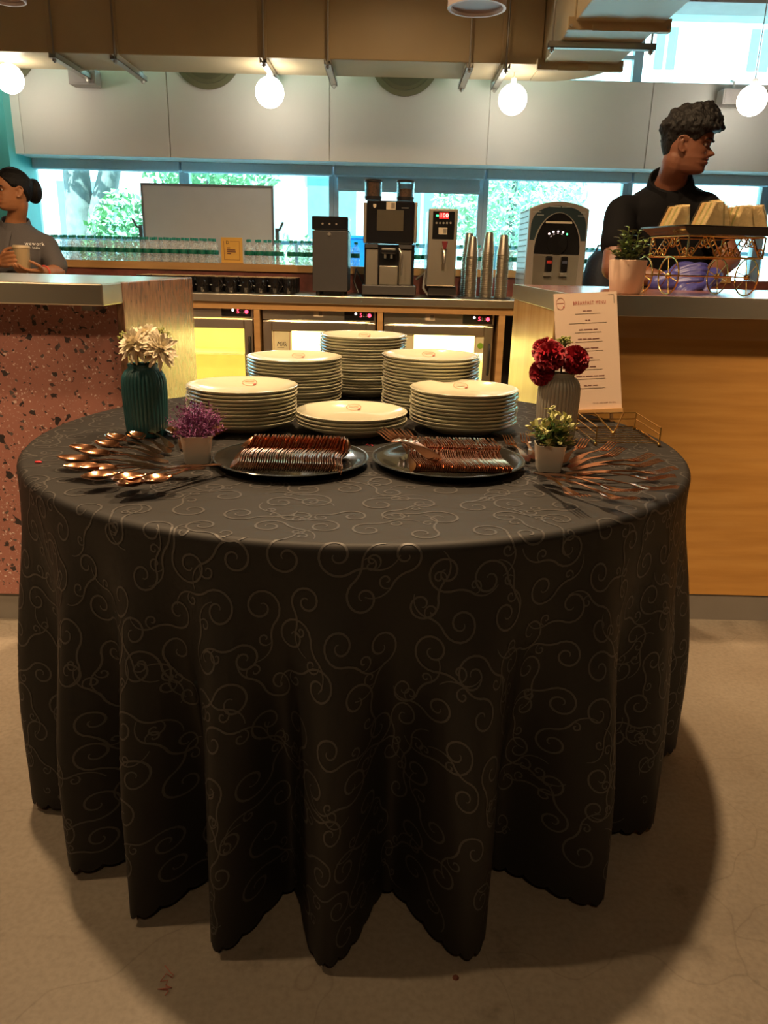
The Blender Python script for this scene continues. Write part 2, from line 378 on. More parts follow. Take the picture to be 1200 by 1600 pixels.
# windows: lower row (window_1..) and upper row
GY = 5.86
def window(n, x0, x1, z0, z1, blind=None, fw=0.035):
    r = struct('window_%d' % n, MB().box(x0 + fw, x1 - fw, GY, GY + 0.006, z0 + fw, z1 - fw), M['glass'])
    for (a, b, c, d, nm) in ((x0, x0 + fw, z0, z1, 'jamb'), (x1 - fw, x1, z0, z1, 'jamb'), (x0 + fw, x1 - fw, z0, z0 + fw, 'sill_rail'), (x0 + fw, x1 - fw, z1 - fw, z1, 'head_rail')):
        MB().box(a, b, GY - 0.035, GY + 0.035, c, d).build(nm, M['frame'], r, bevel=0.004)
    # roller blind: cassette and, where drawn, cloth
    MB().box(x0 + 0.005, x1 - 0.005, GY - 0.13, GY - 0.045, z1 - 0.085, z1 - 0.012).build('blind_cassette', M['blind'], r, bevel=0.012)
    if blind: 
        MB().box(x0 + 0.03, x1 - 0.03, GY - 0.062, GY - 0.058, z1 - blind, z1 - 0.05).build('blind_cloth', M['blind'], r)
        MB().cyl((x0 + 0.03, GY - 0.06, z1 - blind), (x1 - 0.03, GY - 0.06, z1 - blind), 0.009, 10).build('blind_bar', M['blind'], r, smooth=40)
    return r
mull = [XL] + [at(px, 330, GY).x for px in (-190, 56, 292, 522, 753, 975, 1190)] + [XR]
for i in range(len(mull) - 1):
    window(i + 1, mull[i], mull[i + 1], 0.95, 1.80, blind={4: 0.17, 0: 0.3}.get(i))
struct('wall_sill', MB().box(XL, XR, 5.80, 5.98, 0, 0.95), M['wall'])
um = [XL, -3.1, -1.55, -0.05, at(998, 80, GY).x, XR - 1.0, XR]
for i in range(len(um) - 1):
    n = len(mull) + i
    r = struct('window_%d' % n, MB().box(um[i] + 0.03, um[i + 1] - 0.03, GY, GY + 0.006, 2.26, 2.77), M['glass'])
    for a in (um[i], um[i + 1] - 0.03): MB().box(a, a + 0.03, GY - 0.03, GY + 0.03, 2.25, 2.78).build('jamb', M['frame'], r)
    if i == 3: MB().box(um[i] + 0.03, um[i+1] - 0.03, GY - 0.02, GY + 0.02, at(990, 91, GY).z - 0.012, at(990, 91, GY).z + 0.012).build('transom', M['frame'], r)
struct('trim_3', MB().box(XL, XR, 5.52, 5.80, ZT, ZT + 0.006), M['frame'])

# ------------------------------------------------------------------ outside
M['ground'] = pm('pale_paving', (0.55, 0.55, 0.52), 0.8, var=0.1)
M['facade'] = pm('white_render', (0.80, 0.80, 0.78), 0.8, var=0.04)
M['facade2'] = pm('cream_render', (0.66, 0.66, 0.60), 0.8, var=0.05)
M['darkwin'] = pm('far_window_glass', (0.10, 0.20, 0.25), 0.2)
M['rail'] = pm('grey_railing', (0.10, 0.13, 0.14), 0.5)
M['leaf'] = pm('green_leaf', (0.20, 0.34, 0.14), 0.6, var=0.45, scale=3)
M['leaf2'] = pm('pale_leaf', (0.36, 0.48, 0.28), 0.6, var=0.4, scale=3)
M['bark'] = pm('grey_bark', (0.16, 0.14, 0.125), 0.8, var=0.25, scale=14, bump=0.3)
struct('ground', MB().box(-30, 30, 6.05, 60, -0.3, -0.05), M['ground'])
def building(name, label, x0, x1, y0, d, h, mat, floors, cols, balcony=True, z0=0.4, ws=0.30):
    b = thing(name, label, 'building', ((x0 + x1) / 2, y0, 0), wc=True)
    MB().box(x0, x1, y0, y0 + d, -0.05, h).build('wall', mat, b)
    fh = (h - z0) / floors; cw = (x1 - x0) / cols
    for f in range(floors):
        zc = z0 + f * fh
        for c in range(cols):
            xc = x0 + (c + 0.5) * cw
            wd, wh = cw * ws, fh * ws / 0.6
            wi = MB().box(xc - wd, xc + wd, y0 - 0.05, y0 + 0.02, zc + fh * 0.28, zc + fh * 0.28 + wh).build('window', M['frame'], b)
            MB().box(xc - wd + 0.05, xc - 0.03, y0 - 0.07, y0 - 0.04, zc + fh * 0.28 + 0.05, zc + fh * 0.28 + wh - 0.05).build('pane', M['darkwin'], wi)
            MB().box(xc + 0.03, xc + wd - 0.05, y0 - 0.07, y0 - 0.04, zc + fh * 0.28 + 0.05, zc + fh * 0.28 + wh - 0.05).build('pane', M['darkwin'], wi)
        if balcony:
            MB().box(x0 + 0.1, x1 - 0.1, y0 - 0.8, y0, zc + 0.02, zc + 0.16).build('balcony_slab', mat, b)
            MB().box(x0 + 0.1, x1 - 0.1, y0 - 0.8, y0 - 0.74, zc + 0.16, zc + 0.62).build('balcony_parapet', mat, b)
    MB().box(x0 - 0.2, x1 + 0.2, y0 - 0.2, y0 + d + 0.2, h, h + 0.25).build('roof', mat, b)
    return b
building('apartment_building', 'white apartment block with balconies seen behind the coffee machine', -1.9, 3.0, 15.0, 6, 9.0, M['facade'], 3, 3)
building('office_building', 'cream flat building outside at the far left window', -9.5, -3.0, 17.0, 6, 9.0, M['facade2'], 3, 3, False)
building('office_building', 'bright white building outside the right windows behind the man', 4.2, 13.0, 16.5, 6, 10.5, M['facade'], 3, 5, False, ws=0.14)
def tree(name, label, x, y, h, rad, zc, n, mat, trunk=0.12, lean=0.0, fork=False, seed=1, ls=0.16):
    rnd = random.Random(seed)
    t = thing(name, label, 'tree' if h > 2 else 'bush', (x, y, -0.05), group=None, wc=True)
    mb = MB(); mb.tube([(x, y, -0.05), (x + lean * 0.4, y, h * 0.35), (x + lean, y, h * 0.8)], [trunk * 1.15, trunk, trunk * 0.6], 10)
    if fork: mb.tube([(x + lean * 0.3, y, h * 0.25), (x + 0.32, y, h * 0.45), (x + 0.75, y, h * 0.8)], [trunk * 0.8, trunk * 0.75, trunk * 0.5], 10)
    mb.build('trunk', M['bark'], t, smooth=60)
    mb = MB()
    for i in range(n):
        while True:
            p = Vector((rnd.uniform(-1, 1), rnd.uniform(-1, 1), rnd.uniform(-1, 1)))
            if 0.25 < p.length < 1: break
        q = Vector((x + lean, y, zc)) + Vector((p.x * rad[0], p.y * rad[0], p.z * rad[1]))
        a = Vector((rnd.uniform(-1, 1), rnd.uniform(-1, 1), rnd.uniform(-1, 1))).normalized() * ls * rnd.uniform(0.5, 1.1)
        b = a.orthogonal().normalized() * a.length * 0.45
        mb.add([q - a, q + b, q + a, q - b], [(0, 1, 2, 3)])
    mb.build('foliage', mat, t, kind='stuff')
    return t
tree('street_tree', 'grey forked tree trunk outside beside the woman at the window', at(122, 300, 8.6).x, 8.6, 4.2, (1.25, 0.8), 3.1, 2600, M['leaf2'], 0.15, 0.0, True, 3, 0.07)
tree('garden_bush', 'leafy green bush outside just left of the whiteboard', at(190, 330, 8.2).x, 8.2, 1.6, (0.42, 0.75), 1.05, 2600, M['leaf'], 0.04, 0, False, 4, 0.05)
tree('street_tree', 'leafy tree outside above the whiteboard top', at(330, 270, 10.5).x, 10.5, 3.6, (0.9, 0.6), 2.35, 2200, M['leaf'], 0.08, 0.0, False, 5, 0.07)
tree('street_tree', 'pale leafy tree outside between boiler and water dispenser', at(800, 310, 9.5).x, 9.5, 3.4, (0.85, 0.75), 1.95, 3600, M['leaf2'], 0.07, 0.0, False, 6, 0.055)
tree('street_tree', 'small tree outside right of the boiler behind the railing', at(735, 320, 11).x, 11.0, 3.0, (0.5, 0.5), 1.95, 1600, M['leaf2'], 0.06, 0.0, False, 8, 0.06)
tree('garden_bush', 'low bush outside behind the black milk cooler', at(455, 365, 9).x, 9.0, 1.4, (0.4, 0.4), 1.05, 1500, M['leaf2'], 0.04, 0, False, 9, 0.045)
rl = thing('garden_railing', 'dark metal railing with wire mesh outside the window', 'railing', (0, 7.6, -0.05), wc=True)
for x in [-4.6 + 0.62 * i for i in range(17)]:
    MB().box(x - 0.014, x + 0.014, 7.58, 7.62, -0.05, 1.30).build('post', M['rail'], rl)
MB().box(-4.7, 5.4, 7.575, 7.625, 1.29, 1.325).build('top_rail', M['rail'], rl)
MB().box(-4.7, 5.4, 7.585, 7.615, 0.60, 0.625).build('bottom_rail', M['rail'], rl)
mb = MB()
for i in range(110):
    x = -4.6 + i * 0.092
    for s in (-1, 1): mb.tube([(x, 7.6 + 0.004 * s, 0.62), (x + s * 0.34, 7.6 + 0.004 * s, 1.29)], 0.0022, 4, caps=False)
mb.build('wire_mesh', M['rail'], rl, kind='stuff')
bl = at(555, 385, 7.0)
c = thing('storage_crate', 'bright blue crate outside behind the bottles', 'crate', (bl.x, 7.0, -0.05), wc=True)
MB().box(bl.x - 0.13, bl.x + 0.13, 6.9, 7.15, -0.05, bl.z + 0.06).build('body', pm('blue_plastic', (0.02, 0.28, 0.75), 0.4), c, bevel=0.01)
MB().box(bl.x - 0.14, bl.x + 0.14, 6.89, 7.16, bl.z + 0.06, bl.z + 0.085).build('lid', pm('blue_plastic_lid', (0.03, 0.34, 0.8), 0.4), c, bevel=0.01)

# ------------------------------------------------------------------ ducts and ceiling fittings
DZ, DY0, DY1 = 2.235, 4.90, 5.31
du = thing('air_duct', 'large painted air duct running along under the ceiling', 'duct', (0, DY0, DZ), wc=True)
bx = (0.83, 1.24)      # branch that turns towards the room
joints = [-4.5] + [at(px, 60, DY0).x for px in (78, 180, 413, 512, 788)] + [bx[0]]
for a, b in zip(joints[:-1], joints[1:]):
    MB().box(a + 0.002, b - 0.002, DY0, DY1, DZ, DZ + 0.6).build('duct_section', M['duct'], du, bevel=0.006)
for x in joints[1:-1]:
    MB().box(x - 0.012, x + 0.012, DY0 - 0.014, DY1 + 0.01, DZ - 0.010, DZ + 0.6).build('joint_flange', M['duct'], du, bevel=0.002)
# elbow
mb = MB(); prof = []
n = 8
outer = [(bx[1], DY0)] + [(bx[1] - 0.34 + 0.34 * math.cos(a), DY0 + (DY1 - DY0) * math.sin(a)) for a in [PI / 2 * i / n for i in range(1, n + 1)]] + [(bx[0], DY1), (bx[0], DY0)]
m_ = len(outer)
mb.add([(x, y, DZ) for x, y in outer] + [(x, y, DZ + 0.6) for x, y in outer], [tuple(range(m_))[::-1], tuple(range(m_, 2 * m_))] + [(i, (i + 1) % m_, (i + 1) % m_ + m_, i + m_) for i in range(m_)])
mb.build('elbow', M['duct'], du)
for a, b in ((4.12, DY0 - 0.002), (3.3, 4.08)):
    MB().box(bx[0], bx[1], a, b, DZ, DZ + 0.6).build('duct_section', M['duct'], du, bevel=0.006)
for y in (DY0 - 0.03, 4.10):
    fl = MB().box(bx[0] - 0.035, bx[1] + 0.035, y - 0.02, y + 0.02, DZ - 0.035, DZ + 0.02).build('joint_flange', M['duct'], du, bevel=0.003)
    for i in range(2): MB().box(bx[0] + 0.08 + i * 0.17, bx[0] + 0.21 + i * 0.17, y - 0.026, y - 0.018, DZ - 0.038, DZ - 0.012).build('clip', M['duct'], fl)
    for x in (bx[0] - 0.02, bx[1] + 0.02): MB().cyl((x, y - 0.026, DZ - 0.018), (x, y - 0.018, DZ - 0.018), 0.007, 10).build('bolt', M['zinc'], fl)
def hanger(x0, x1, y0, y1, z, label, rods):
    h = thing('duct_hanger', label, 'hanger', (x0, y0, z), wc=True)
    d = Vector((x1 - x0, y1 - y0, 0)).normalized(); p = Vector((-d.y, d.x, 0)) * 0.02
    A = Vector((x0, y0, z)); B = Vector((x1, y1, z))
    mb = MB()
    for s, (u0, u1) in ((1, (0.6, 1)), (-1, (0.6, 1)), (0, (0, 0))):
        if s: mb.add([A + p * s, B + p * s, B + p * s * 0.86, A + p * s * 0.86] + [q + Vector((0, 0, 0.028)) for q in (A + p * s, B + p * s, B + p * s * 0.86, A + p * s * 0.86)], [(0,1,2,3),(7,6,5,4),(0,4,5,1),(1,5,6,2),(2,6,7,3),(3,7,4,0)])
    mb.add([A + p, B + p, B - p, A - p] + [q + Vector((0, 0, 0.003)) for q in (A + p, B + p, B - p, A - p)], [(3,2,1,0),(4,5,6,7),(0,1,5,4),(1,2,6,5),(2,3,7,6),(3,0,4,7)])
    mb.build('strut_channel', M['zinc'], h)
    for (x, y) in rods: MB().cyl((x, y, z - 0.02), (x, y, ZC), 0.0055, 8).build('threaded_rod', M['zinc'], h, smooth=60)
    for (x, y) in rods: MB().cyl((x, y, z - 0.014), (x, y, z - 0.001), 0.012, 6).build('nut', M['zinc'], h)
    return h
HL = {90: 'leftmost strut hanger under the duct near the wall speaker', 184: 'second strut hanger from the left under the duct', 414: 'strut hanger above the second globe lamp', 513: 'strut hanger at the seam right of the second globe lamp', 733: 'perforated strut hanger left of the third globe lamp', 790: 'last strut hanger before the duct turns'}
for px, lab in HL.items():
    x = at(px, 95, DY0).x
    hanger(x, x, DY0 - 0.07, DY1 + 0.08, DZ - 0.040, lab, [(x, DY0 - 0.045), (x, DY1 + 0.05)])
hanger(bx[0] - 0.06, bx[1] + 0.07, 4.42, 4.42, DZ - 0.032, 'long strut hanger under the duct branch at upper right', [(bx[0] - 0.04, 4.42), (bx[1] + 0.05, 4.42)])
# globe pendants
M['globe'] = pm('lit_opal_globe', (1, 1, 1), 0.4, emit=(1.0, 0.93, 0.80), estr=8.0)
for i, (px, py) in enumerate(((15, 123), (421.5, 144.5), (801, 155.5), (1175, 157))):
    p = at(px, py, 5.08); r = 0.084 if i else 0.080
    lab = ['leftmost glowing globe pendant at the picture edge', 'glowing globe pendant above the whiteboard', 'glowing globe pendant left of the man', 'glowing globe pendant above the man at the right edge'][i]
    g = thing('globe_pendant', lab, 'pendant lamp', tuple(p), group='globe pendants')
    MB().sphere((0, 0, 0), r, 32, 20).build('globe', M['globe'], g, smooth=180)
    MB().lathe([(0.0, r + 0.03), (0.016, r + 0.03), (0.018, r - 0.004), (0, r - 0.004)], 16).build('cap', M['white'], g, smooth=40)
    MB().cyl((0, 0, r + 0.02), (0, 0, (ZC if i == 3 else DZ - 0.001) - p.z), 0.003, 6).build('cord', M['white'], g)
# round olive wall vents
for px, lab in ((2, 'leftmost olive round wall vent behind the globe lamp'), (323, 'olive round wall vent under the duct, left of the second globe lamp'), (633, 'olive round wall vent under the duct above the coffee machine')):
    py = {2: 70, 323: 79, 633: 90}[px]; p = at(px, py, WY)
    v = thing('wall_vent', lab, 'vent', (p.x, WY, p.z), group='round wall vents')
    rot = Matrix.Rotation(R_(90), 4, 'X')
    MB().lathe([(0, 0.0), (0.215, 0.0), (0.222, 0.008), (0.222, 0.02), (0.19, 0.022), (0.185, 0.012), (0, 0.012)], 48, M=rot).build('rim', pm('olive_metal', (0.20, 0.18, 0.10), 0.5), v, smooth=40)
    MB().lathe([(0, 0.012), (0.16, 0.012), (0.165, 0.02), (0.10, 0.024), (0, 0.024)], 48, M=rot).build('louvre_disc', pm('olive_metal_dark', (0.15, 0.135, 0.075), 0.5), v, smooth=40)
# wall speakers
for px, py, lab in ((132, 122, 'small grey wall speaker left of the duct hangers'), (1146, 153, 'small grey wall speaker beside the right globe lamp')):
    p = at(px, py, WY - 0.08)
    s = thing('wall_speaker', lab, 'speaker', (p.x, WY - 0.001, p.z), group='wall speakers')
    MB().box(-0.085, 0.085, -0.13, -0.02, -0.045, 0.045).build('cabinet', pm('warm_grey_plastic', (0.42, 0.38, 0.35), 0.5), s, bevel=0.006)
    MB().box(-0.075, 0.075, -0.134, -0.129, -0.038, 0.038).build('grille', pm('grey_mesh', (0.36, 0.32, 0.30), 0.6, bump=0.3, bscale=400), s)
    MB().tube([(0, -0.06, 0.04), (0, -0.06, 0.09), (0, -0.002, 0.11)], 0.008, 8).build('bracket', M['white'], s, smooth=50)
# surface downlights; the warm light of the room
WARM = (1.0, 0.66, 0.36)
def downlight(x, y, z, r, h, label, power, size=150, blend=0.6, color=WARM, rad=0.06, aim=None):
    d = thing('ceiling_downlight', label, 'downlight', (x, y, z), group='cylinder downlights')
    MB().lathe([(r * 0.86, 0.012), (r * 0.9, 0.0), (r, 0.0), (r, h), (0, h)], 40).build('housing', pm('blush_white_metal', (0.72, 0.60, 0.56), 0.5), d, smooth=40)
    MB().lathe([(0, 0.03), (r * 0.86, 0.02), (r * 0.88, 0.012)], 40).build('reflector', pm('reflector_cup', (0.5, 0.38, 0.34), 0.35), d, smooth=40)
    MB().cyl((0, 0, h), (0, 0, ZC - z), 0.008, 8).build('stem', M['white'], d, smooth=60)
    if power:
        l = lamp('downlight_lamp', 'SPOT', (x, y, z - 0.01), power, color, spot_size=R_(size), spot_blend=blend, shadow_soft_size=rad)
        if aim: l.rotation_euler = (Vector(aim) - Vector((x, y, z))).to_track_quat('-Z', 'Y').to_euler()
    return d
p = at(745, 14, 4.3); downlight(p.x, p.y, p.z, 0.142, 0.22, 'pale cylinder downlight at the top edge in front of the duct', 0)
p = at(12, 2, 4.3); downlight(p.x, p.y, p.z, 0.085, 0.2, 'pale cylinder downlight at the top left corner', 0)
downlight(0.33, 2.10, 2.90, 0.09, 0.18, 'cylinder downlight hanging over the table, out of the picture above', 125, 150, 0.5, rad=0.05)
downlight(-0.95, 2.05, 2.90, 0.09, 0.18, 'cylinder downlight hanging left of the table, out of the picture above', 98, 150, 0.5, rad=0.05)
downlight(2.1, -0.8, 2.90, 0.09, 0.18, 'cylinder spotlight aimed at the plywood counter, out of the picture above', 330, 50, 0.7, rad=0.12, aim=(2.2, 2.4, 0.5))
downlight(-2.3, -0.8, 2.90, 0.09, 0.18, 'cylinder spotlight aimed at the terrazzo counter, out of the picture above', 270, 50, 0.7, rad=0.12, aim=(-2.2, 2.3, 0.55))
downlight(0.0, 3.85, 2.90, 0.09, 0.18, 'cylinder downlight hanging over the service aisle, out of the picture above', 11, 150, 0.5, rad=0.05)
downlight(0.1, -1.0, 2.90, 0.09, 0.18, 'cylinder downlight hanging behind the viewer, out of the picture above', 27, 150, 0.5, rad=0.08)
downlight(-1.75, 1.05, 2.90, 0.09, 0.18, 'cylinder downlight hanging over the floor at left, out of the picture above', 45, 120, 0.6, rad=0.06)
# ------------------------------------------------------------------ bar counters
BZ = 1.083
lc = thing('terrazzo_counter', 'pink speckled terrazzo bar counter with steel edge on the left', 'counter', (-2.0, 2.7, 0), wc=True)
LX = -0.765
MB().box(XL + 0.02, LX - 0.02, 2.29, 3.10, 0.098, BZ - 0.05).build('front_slab', M['terrazzo'], lc, bevel=0.003)
MB().box(LX - 0.022, LX, 2.285, 3.10, 0.098, BZ).build('end_panel', M['endpanel'], lc, bevel=0.003)
MB().box(XL + 0.02, LX - 0.004, 2.31, 3.08, 0.0, 0.097).build('kickboard', M['kick'], lc)
MB().box(XL + 0.02, LX - 0.024, 2.34, 3.10, BZ - 0.05, BZ - 0.0005).build('worktop', M['steel'], lc)
MB().box(XL + 0.02, LX - 0.002, 2.13, 2.34, BZ - 0.058, BZ).build('steel_nosing', M['steelh'], lc, bevel=0.004)
MB().box(LX - 0.09, LX - 0.06, 2.20, 2.29, BZ - 0.075, BZ - 0.059).build('nosing_bracket', M['steel'], lc)
rc = thing('plywood_counter', 'plywood fronted bar counter with wood top on the right', 'counter', (2.5, 2.8, 0), wc=True)
RX = 0.505
MB().box(RX + 0.02, XR - 0.02, 2.42, 3.20, 0.10, BZ - 0.055).build('front_panel', M['ply'], rc, bevel=0.002)
MB().box(RX, RX + 0.02, 2.415, 3.22, 0.10, BZ - 0.055).build('end_panel', M['plyend'], rc, bevel=0.002)
MB().box(RX + 0.02, XR - 0.02, 2.435, 3.18, 0.0, 0.10).build('kickboard', M['kick'], rc)
MB().box(RX + 0.022, XR - 0.02, 2.405, 2.419, BZ - 0.13, BZ - 0.056).build('apron_rail', M['woodtrim'], rc)
MB().box(RX + 0.004, XR - 0.02, 2.215, 3.25, BZ - 0.05, BZ).build('worktop', M['woodtop'], rc, bevel=0.002)
MB().box(RX, XR - 0.02, 2.208, 2.214, BZ - 0.055, BZ + 0.001).build('steel_nosing', M['steelh'], rc, bevel=0.001)
MB().box(RX - 0.004, RX + 0.002, 2.208, 3.25, BZ - 0.055, BZ + 0.001).build('steel_nosing', M['steelh'], rc, bevel=0.001)

# ------------------------------------------------------------------ back counter
CY, CZ = 4.60, 0.962
CX0, CX1 = -2.6, 1.75
bc = thing('back_counter', 'long steel topped back counter holding the fridges and machines', 'counter', (0, 4.9, 0), wc=True)
MB().box(CX0, CX1, CY, 5.19, CZ - 0.045, CZ).build('steel_worktop', M['steelh'], bc, bevel=0.004)
MB().box(CX0, CX1, CY + 0.02, CY + 0.06, CZ - 0.085, CZ - 0.046).build('wood_rail', M['woodtrim'], bc)
def X(px, py=480, Y=4.64): return at(px, py, Y).x
def Zp(py, Y=4.64, px=600): return at(px, py, Y).z
posts = [(X(397), X(406)), (X(590), X(598.5)), (X(780), X(790)), (X(205), X(214))]
for a, b in posts: MB().box(a, b, CY + 0.02, 5.18, 0.0, CZ - 0.086).build('wood_post', M['woodtrim'], bc)
MB().box(CX0, CX1, 5.14, 5.18, 0.0, CZ - 0.05).build('back_board', M['black'], bc)
MB().box(CX0, CX1, CY + 0.05, 5.14, 0.0, 0.06).build('plinth', M['kick'], bc)
sh = thing('window_ledge', 'steel edged ledge under the window carrying the water bottles', 'shelf', (0, 5.35, 1.1), wc=True)
MB().box(CX0, 2.2, 5.19, 5.52, LZ - 0.029, LZ).build('board', M['steelh'], sh, bevel=0.003)
MB().box(CX0, 2.2, 5.183, 5.19, LZ - 0.045, LZ + 0.001).build('edge_strip', M['woodtrim'], sh)

M['fridgein'] = pm('fridge_liner', (0.85, 0.82, 0.70), 0.5)
M['led'] = pm('fridge_led', (1, 1, 1), 0.5, emit=(1.0, 0.86, 0.45), estr=70.0)
M['glowback'] = pm('fridge_lit_back', (0.9, 0.85, 0.6), 0.5, emit=(1.0, 0.80, 0.24), estr=1.5)  # glow of the lit interior put in as emission on the back wall
M['reddot'] = pm('red_led', (0.5, 0.02, 0.03), 0.4, emit=(1.0, 0.03, 0.06), estr=4.0)
M['whitedot'] = pm('white_led', (0.9, 0.7, 0.7), 0.4, emit=(1.0, 0.75, 0.7), estr=3.0)
M['sticker'] = pm('cream_sticker', (0.62, 0.52, 0.38), 0.6)
M['stickerg'] = pm('grey_sticker_patch', (0.24, 0.20, 0.15), 0.6)
def sticker(parent, x, y, z, w, h):
    s = MB().box(x - w / 2, x + w / 2, y - 0.0015, y, z - h / 2, z + h / 2).build('sticker', M['sticker'], parent)
    MB().box(x + w * 0.02, x + w * 0.42, y - 0.002, y - 0.0014, z - h * 0.36, z + h * 0.36).build('sticker_patch', M['stickerg'], s)
def fridge(x0, x1, zt, label, led=None, back=None):
    f = thing('bar_fridge', label, 'fridge', ((x0 + x1) / 2, 4.7, 0.06), wc=True, group='lit bar fridges')
    y0, y1 = 4.68, 5.12; zb = 0.09; t = 0.03
    mb = MB(); mb.box(x0, x0 + t, y0, y1, zb, zt); mb.box(x1 - t, x1, y0, y1, zb, zt); mb.box(x0 + t, x1 - t, y0, y1, zb, zb + t)
    for nm, g in (('side_panel', (x0, x0 + t, y0, y1, zb, zt)), ('side_panel', (x1 - t, x1, y0, y1, zb, zt)), ('bottom_panel', (x0 + t, x1 - t, y0, y1, zb, zb + t)), ('top_panel', (x0 + t, x1 - t, y0, y1, zt - 0.08, zt))):
        MB().box(*g).build(nm, M['steel'], f, bevel=0.002)
    MB().box(x0, x1, 4.655, 4.68, zt - 0.072, zt - 0.002).build('control_fascia', M['steelh'], f, bevel=0.003)
    MB().box(x0 + t, x1 - t, y1 - 0.03, y1, zb + t, zt - 0.08).build('lit_back', back or M['glowback'], f)
    for s in (0, 1):
        xx = x0 + t if s == 0 else x1 - t - 0.006
        MB().box(xx, xx + 0.006, y0 + 0.01, y1 - 0.03, zb + t, zt - 0.08).build('liner', M['fridgein'], f)
    MB().box(x0 + 0.06, x1 - 0.06, y0 + 0.03, y0 + 0.05, zt - 0.105, zt - 0.09).build('led_strip', led or M['led'], f)
    for k in (0.36, 0.62): MB().box(x0 + t + 0.006, x1 - t - 0.006, y0 + 0.12, y1 - 0.04, lerp(zb, zt, k), lerp(zb, zt, k) + 0.012).build('inner_shelf', M['fridgein'], f)
    # door
    dz = zt - 0.08; fw = 0.055
    d = MB().box(x0 + fw - 0.004, x1 - fw + 0.004, 4.660, 4.666, zb + fw, dz - fw + 0.004).build('door_glass', M['fridgeglass'], f)
    for (a, b, c, e) in ((x0 + 0.003, x0 + fw, zb, dz), (x1 - fw, x1 - 0.003, zb, dz), (x0 + fw, x1 - fw, zb, zb + fw), (x0 + fw, x1 - fw, dz - fw, dz)):
        MB().box(a, b, 4.645, 4.678, c, e).build('door_frame', M['steelv'], d, bevel=0.004)
    MB().tube([(x1 - 0.022, 4.642, dz - 0.10), (x1 - 0.022, 4.625, dz - 0.12), (x1 - 0.022, 4.625, dz - 0.26), (x1 - 0.022, 4.642, dz - 0.28)], 0.007, 8).build('door_handle', M['black'], d, smooth=60)
    # display
    dp = MB().box(x1 - 0.185, x1 - 0.012, 4.650, 4.656, zt - 0.064, zt - 0.010).build('display', M['blackgloss'], f)
    zc = zt - 0.037
    MB().cyl((x1 - 0.118, 4.649, zc + 0.008), (x1 - 0.118, 4.651, zc + 0.008), 0.007, 12).build('white_light', M['whitedot'], dp)
    txt('5', 0.034, M['reddot'], dp, frame_mtx((x1 - 0.088, 4.649, zc), (1, 0, 0), (0, 0, 1)), name='digit')
    MB().cyl((x1 - 0.038, 4.649, zc), (x1 - 0.038, 4.651, zc), 0.011, 14).build('red_light', M['reddot'], dp)
    for a in (-0.008, 0.008):
        for b in (-0.006, 0.006): MB().box(x1 - 0.063 + a - 0.004, x1 - 0.063 + a + 0.004, 4.6485, 4.651, zc + b - 0.003, zc + b + 0.003).build('button', M['stickerg'], dp)
    return f
f1 = fridge(X(220), X(394.5), Zp(476, 4.66, 350), 'lit bar fridge nearest the terrazzo counter, yellow inside', pm('yellow_led', (1, 1, 1), 0.5, emit=(1.0, 0.78, 0.20), estr=22.0), pm('yellow_lit_back', (0.9, 0.8, 0.4), 0.5, emit=(1.0, 0.74, 0.13), estr=0.42))  # yellow glow of its back wall likewise put in as emission
f2 = fridge(X(409), X(587.5), Zp(481, 4.66, 500), 'lit middle bar fridge with a milk card in its door')
f3 = fridge(X(600), X(774), Zp(487, 4.66, 690), 'lit bar fridge next to the plywood counter')
for f, px, py in ((f2, 497.5, 490), (f3, 672, 496)): p = at(px, py, 4.654); sticker(f, p.x, 4.6548, p.z, 0.055, 0.036)
# door cards
def card(f, px0, py0, px1, py1, body, mat):
    a = at(px0, py0, 4.655); b = at(px1, py1, 4.655)
    c = MB().box(a.x, b.x, 4.656, 4.659, b.z, a.z).build('door_card', mat, f)
    w = b.x - a.x; h = a.z - b.z
    mb = MB(); mb.box(a.x + w * 0.1, b.x - w * 0.1, 4.655, 4.656, a.z - h * 0.08, a.z - h * 0.07); mb.box(a.x + w * 0.1, a.x + w * 0.12, 4.655, 4.656, b.z, a.z - h * 0.07); mb.box(b.x - w * 0.12, b.x - w * 0.1, 4.655, 4.656, b.z, a.z - h * 0.07)
    for v, fc in ((0, None),): pass
    for q in ((0.1, 0.12, 0, 0.93), (0.88, 0.9, 0, 0.93), (0.1, 0.9, 0.92, 0.935)):
        MB().box(a.x + w * q[0], a.x + w * q[1], 4.6552, 4.656, b.z + h * q[2], b.z + h * q[3]).build('border_line', M['stamp'], c)
    if body == 'Milk':
        txt('Milk', 0.040, M['inkblack'], c, frame_mtx((lerp(a.x, b.x, 0.52), 4.655, lerp(b.z, a.z, 0.30)), (1, 0, 0), (0.25, 0, 1)), sx=0.9)
        MB().box(a.x + w * 0.28, a.x + w * 0.62, 4.6552, 4.656, b.z + h * 0.13, b.z + h * 0.15).build('underline', M['inkblack'], c)
    elif body == 'dot':
        MB().cyl((lerp(a.x, b.x, 0.5), 4.6545, lerp(b.z, a.z, 0.4)), (lerp(a.x, b.x, 0.5), 4.656, lerp(b.z, a.z, 0.4)), 0.018, 20).build('green_dot', pm('green_print', (0.22, 0.42, 0.02), 0.6), c)
    return c
M['card'] = pm('pale_yellow_card', (0.75, 0.68, 0.40), 0.7)
card(f2, 424, 514, 456, 548, 'Milk', M['card'])
card(f3, 742, 523, 759, 552, 'dot', M['card'])
card(f3, 634, 520, 646, 552, '', M['card'])

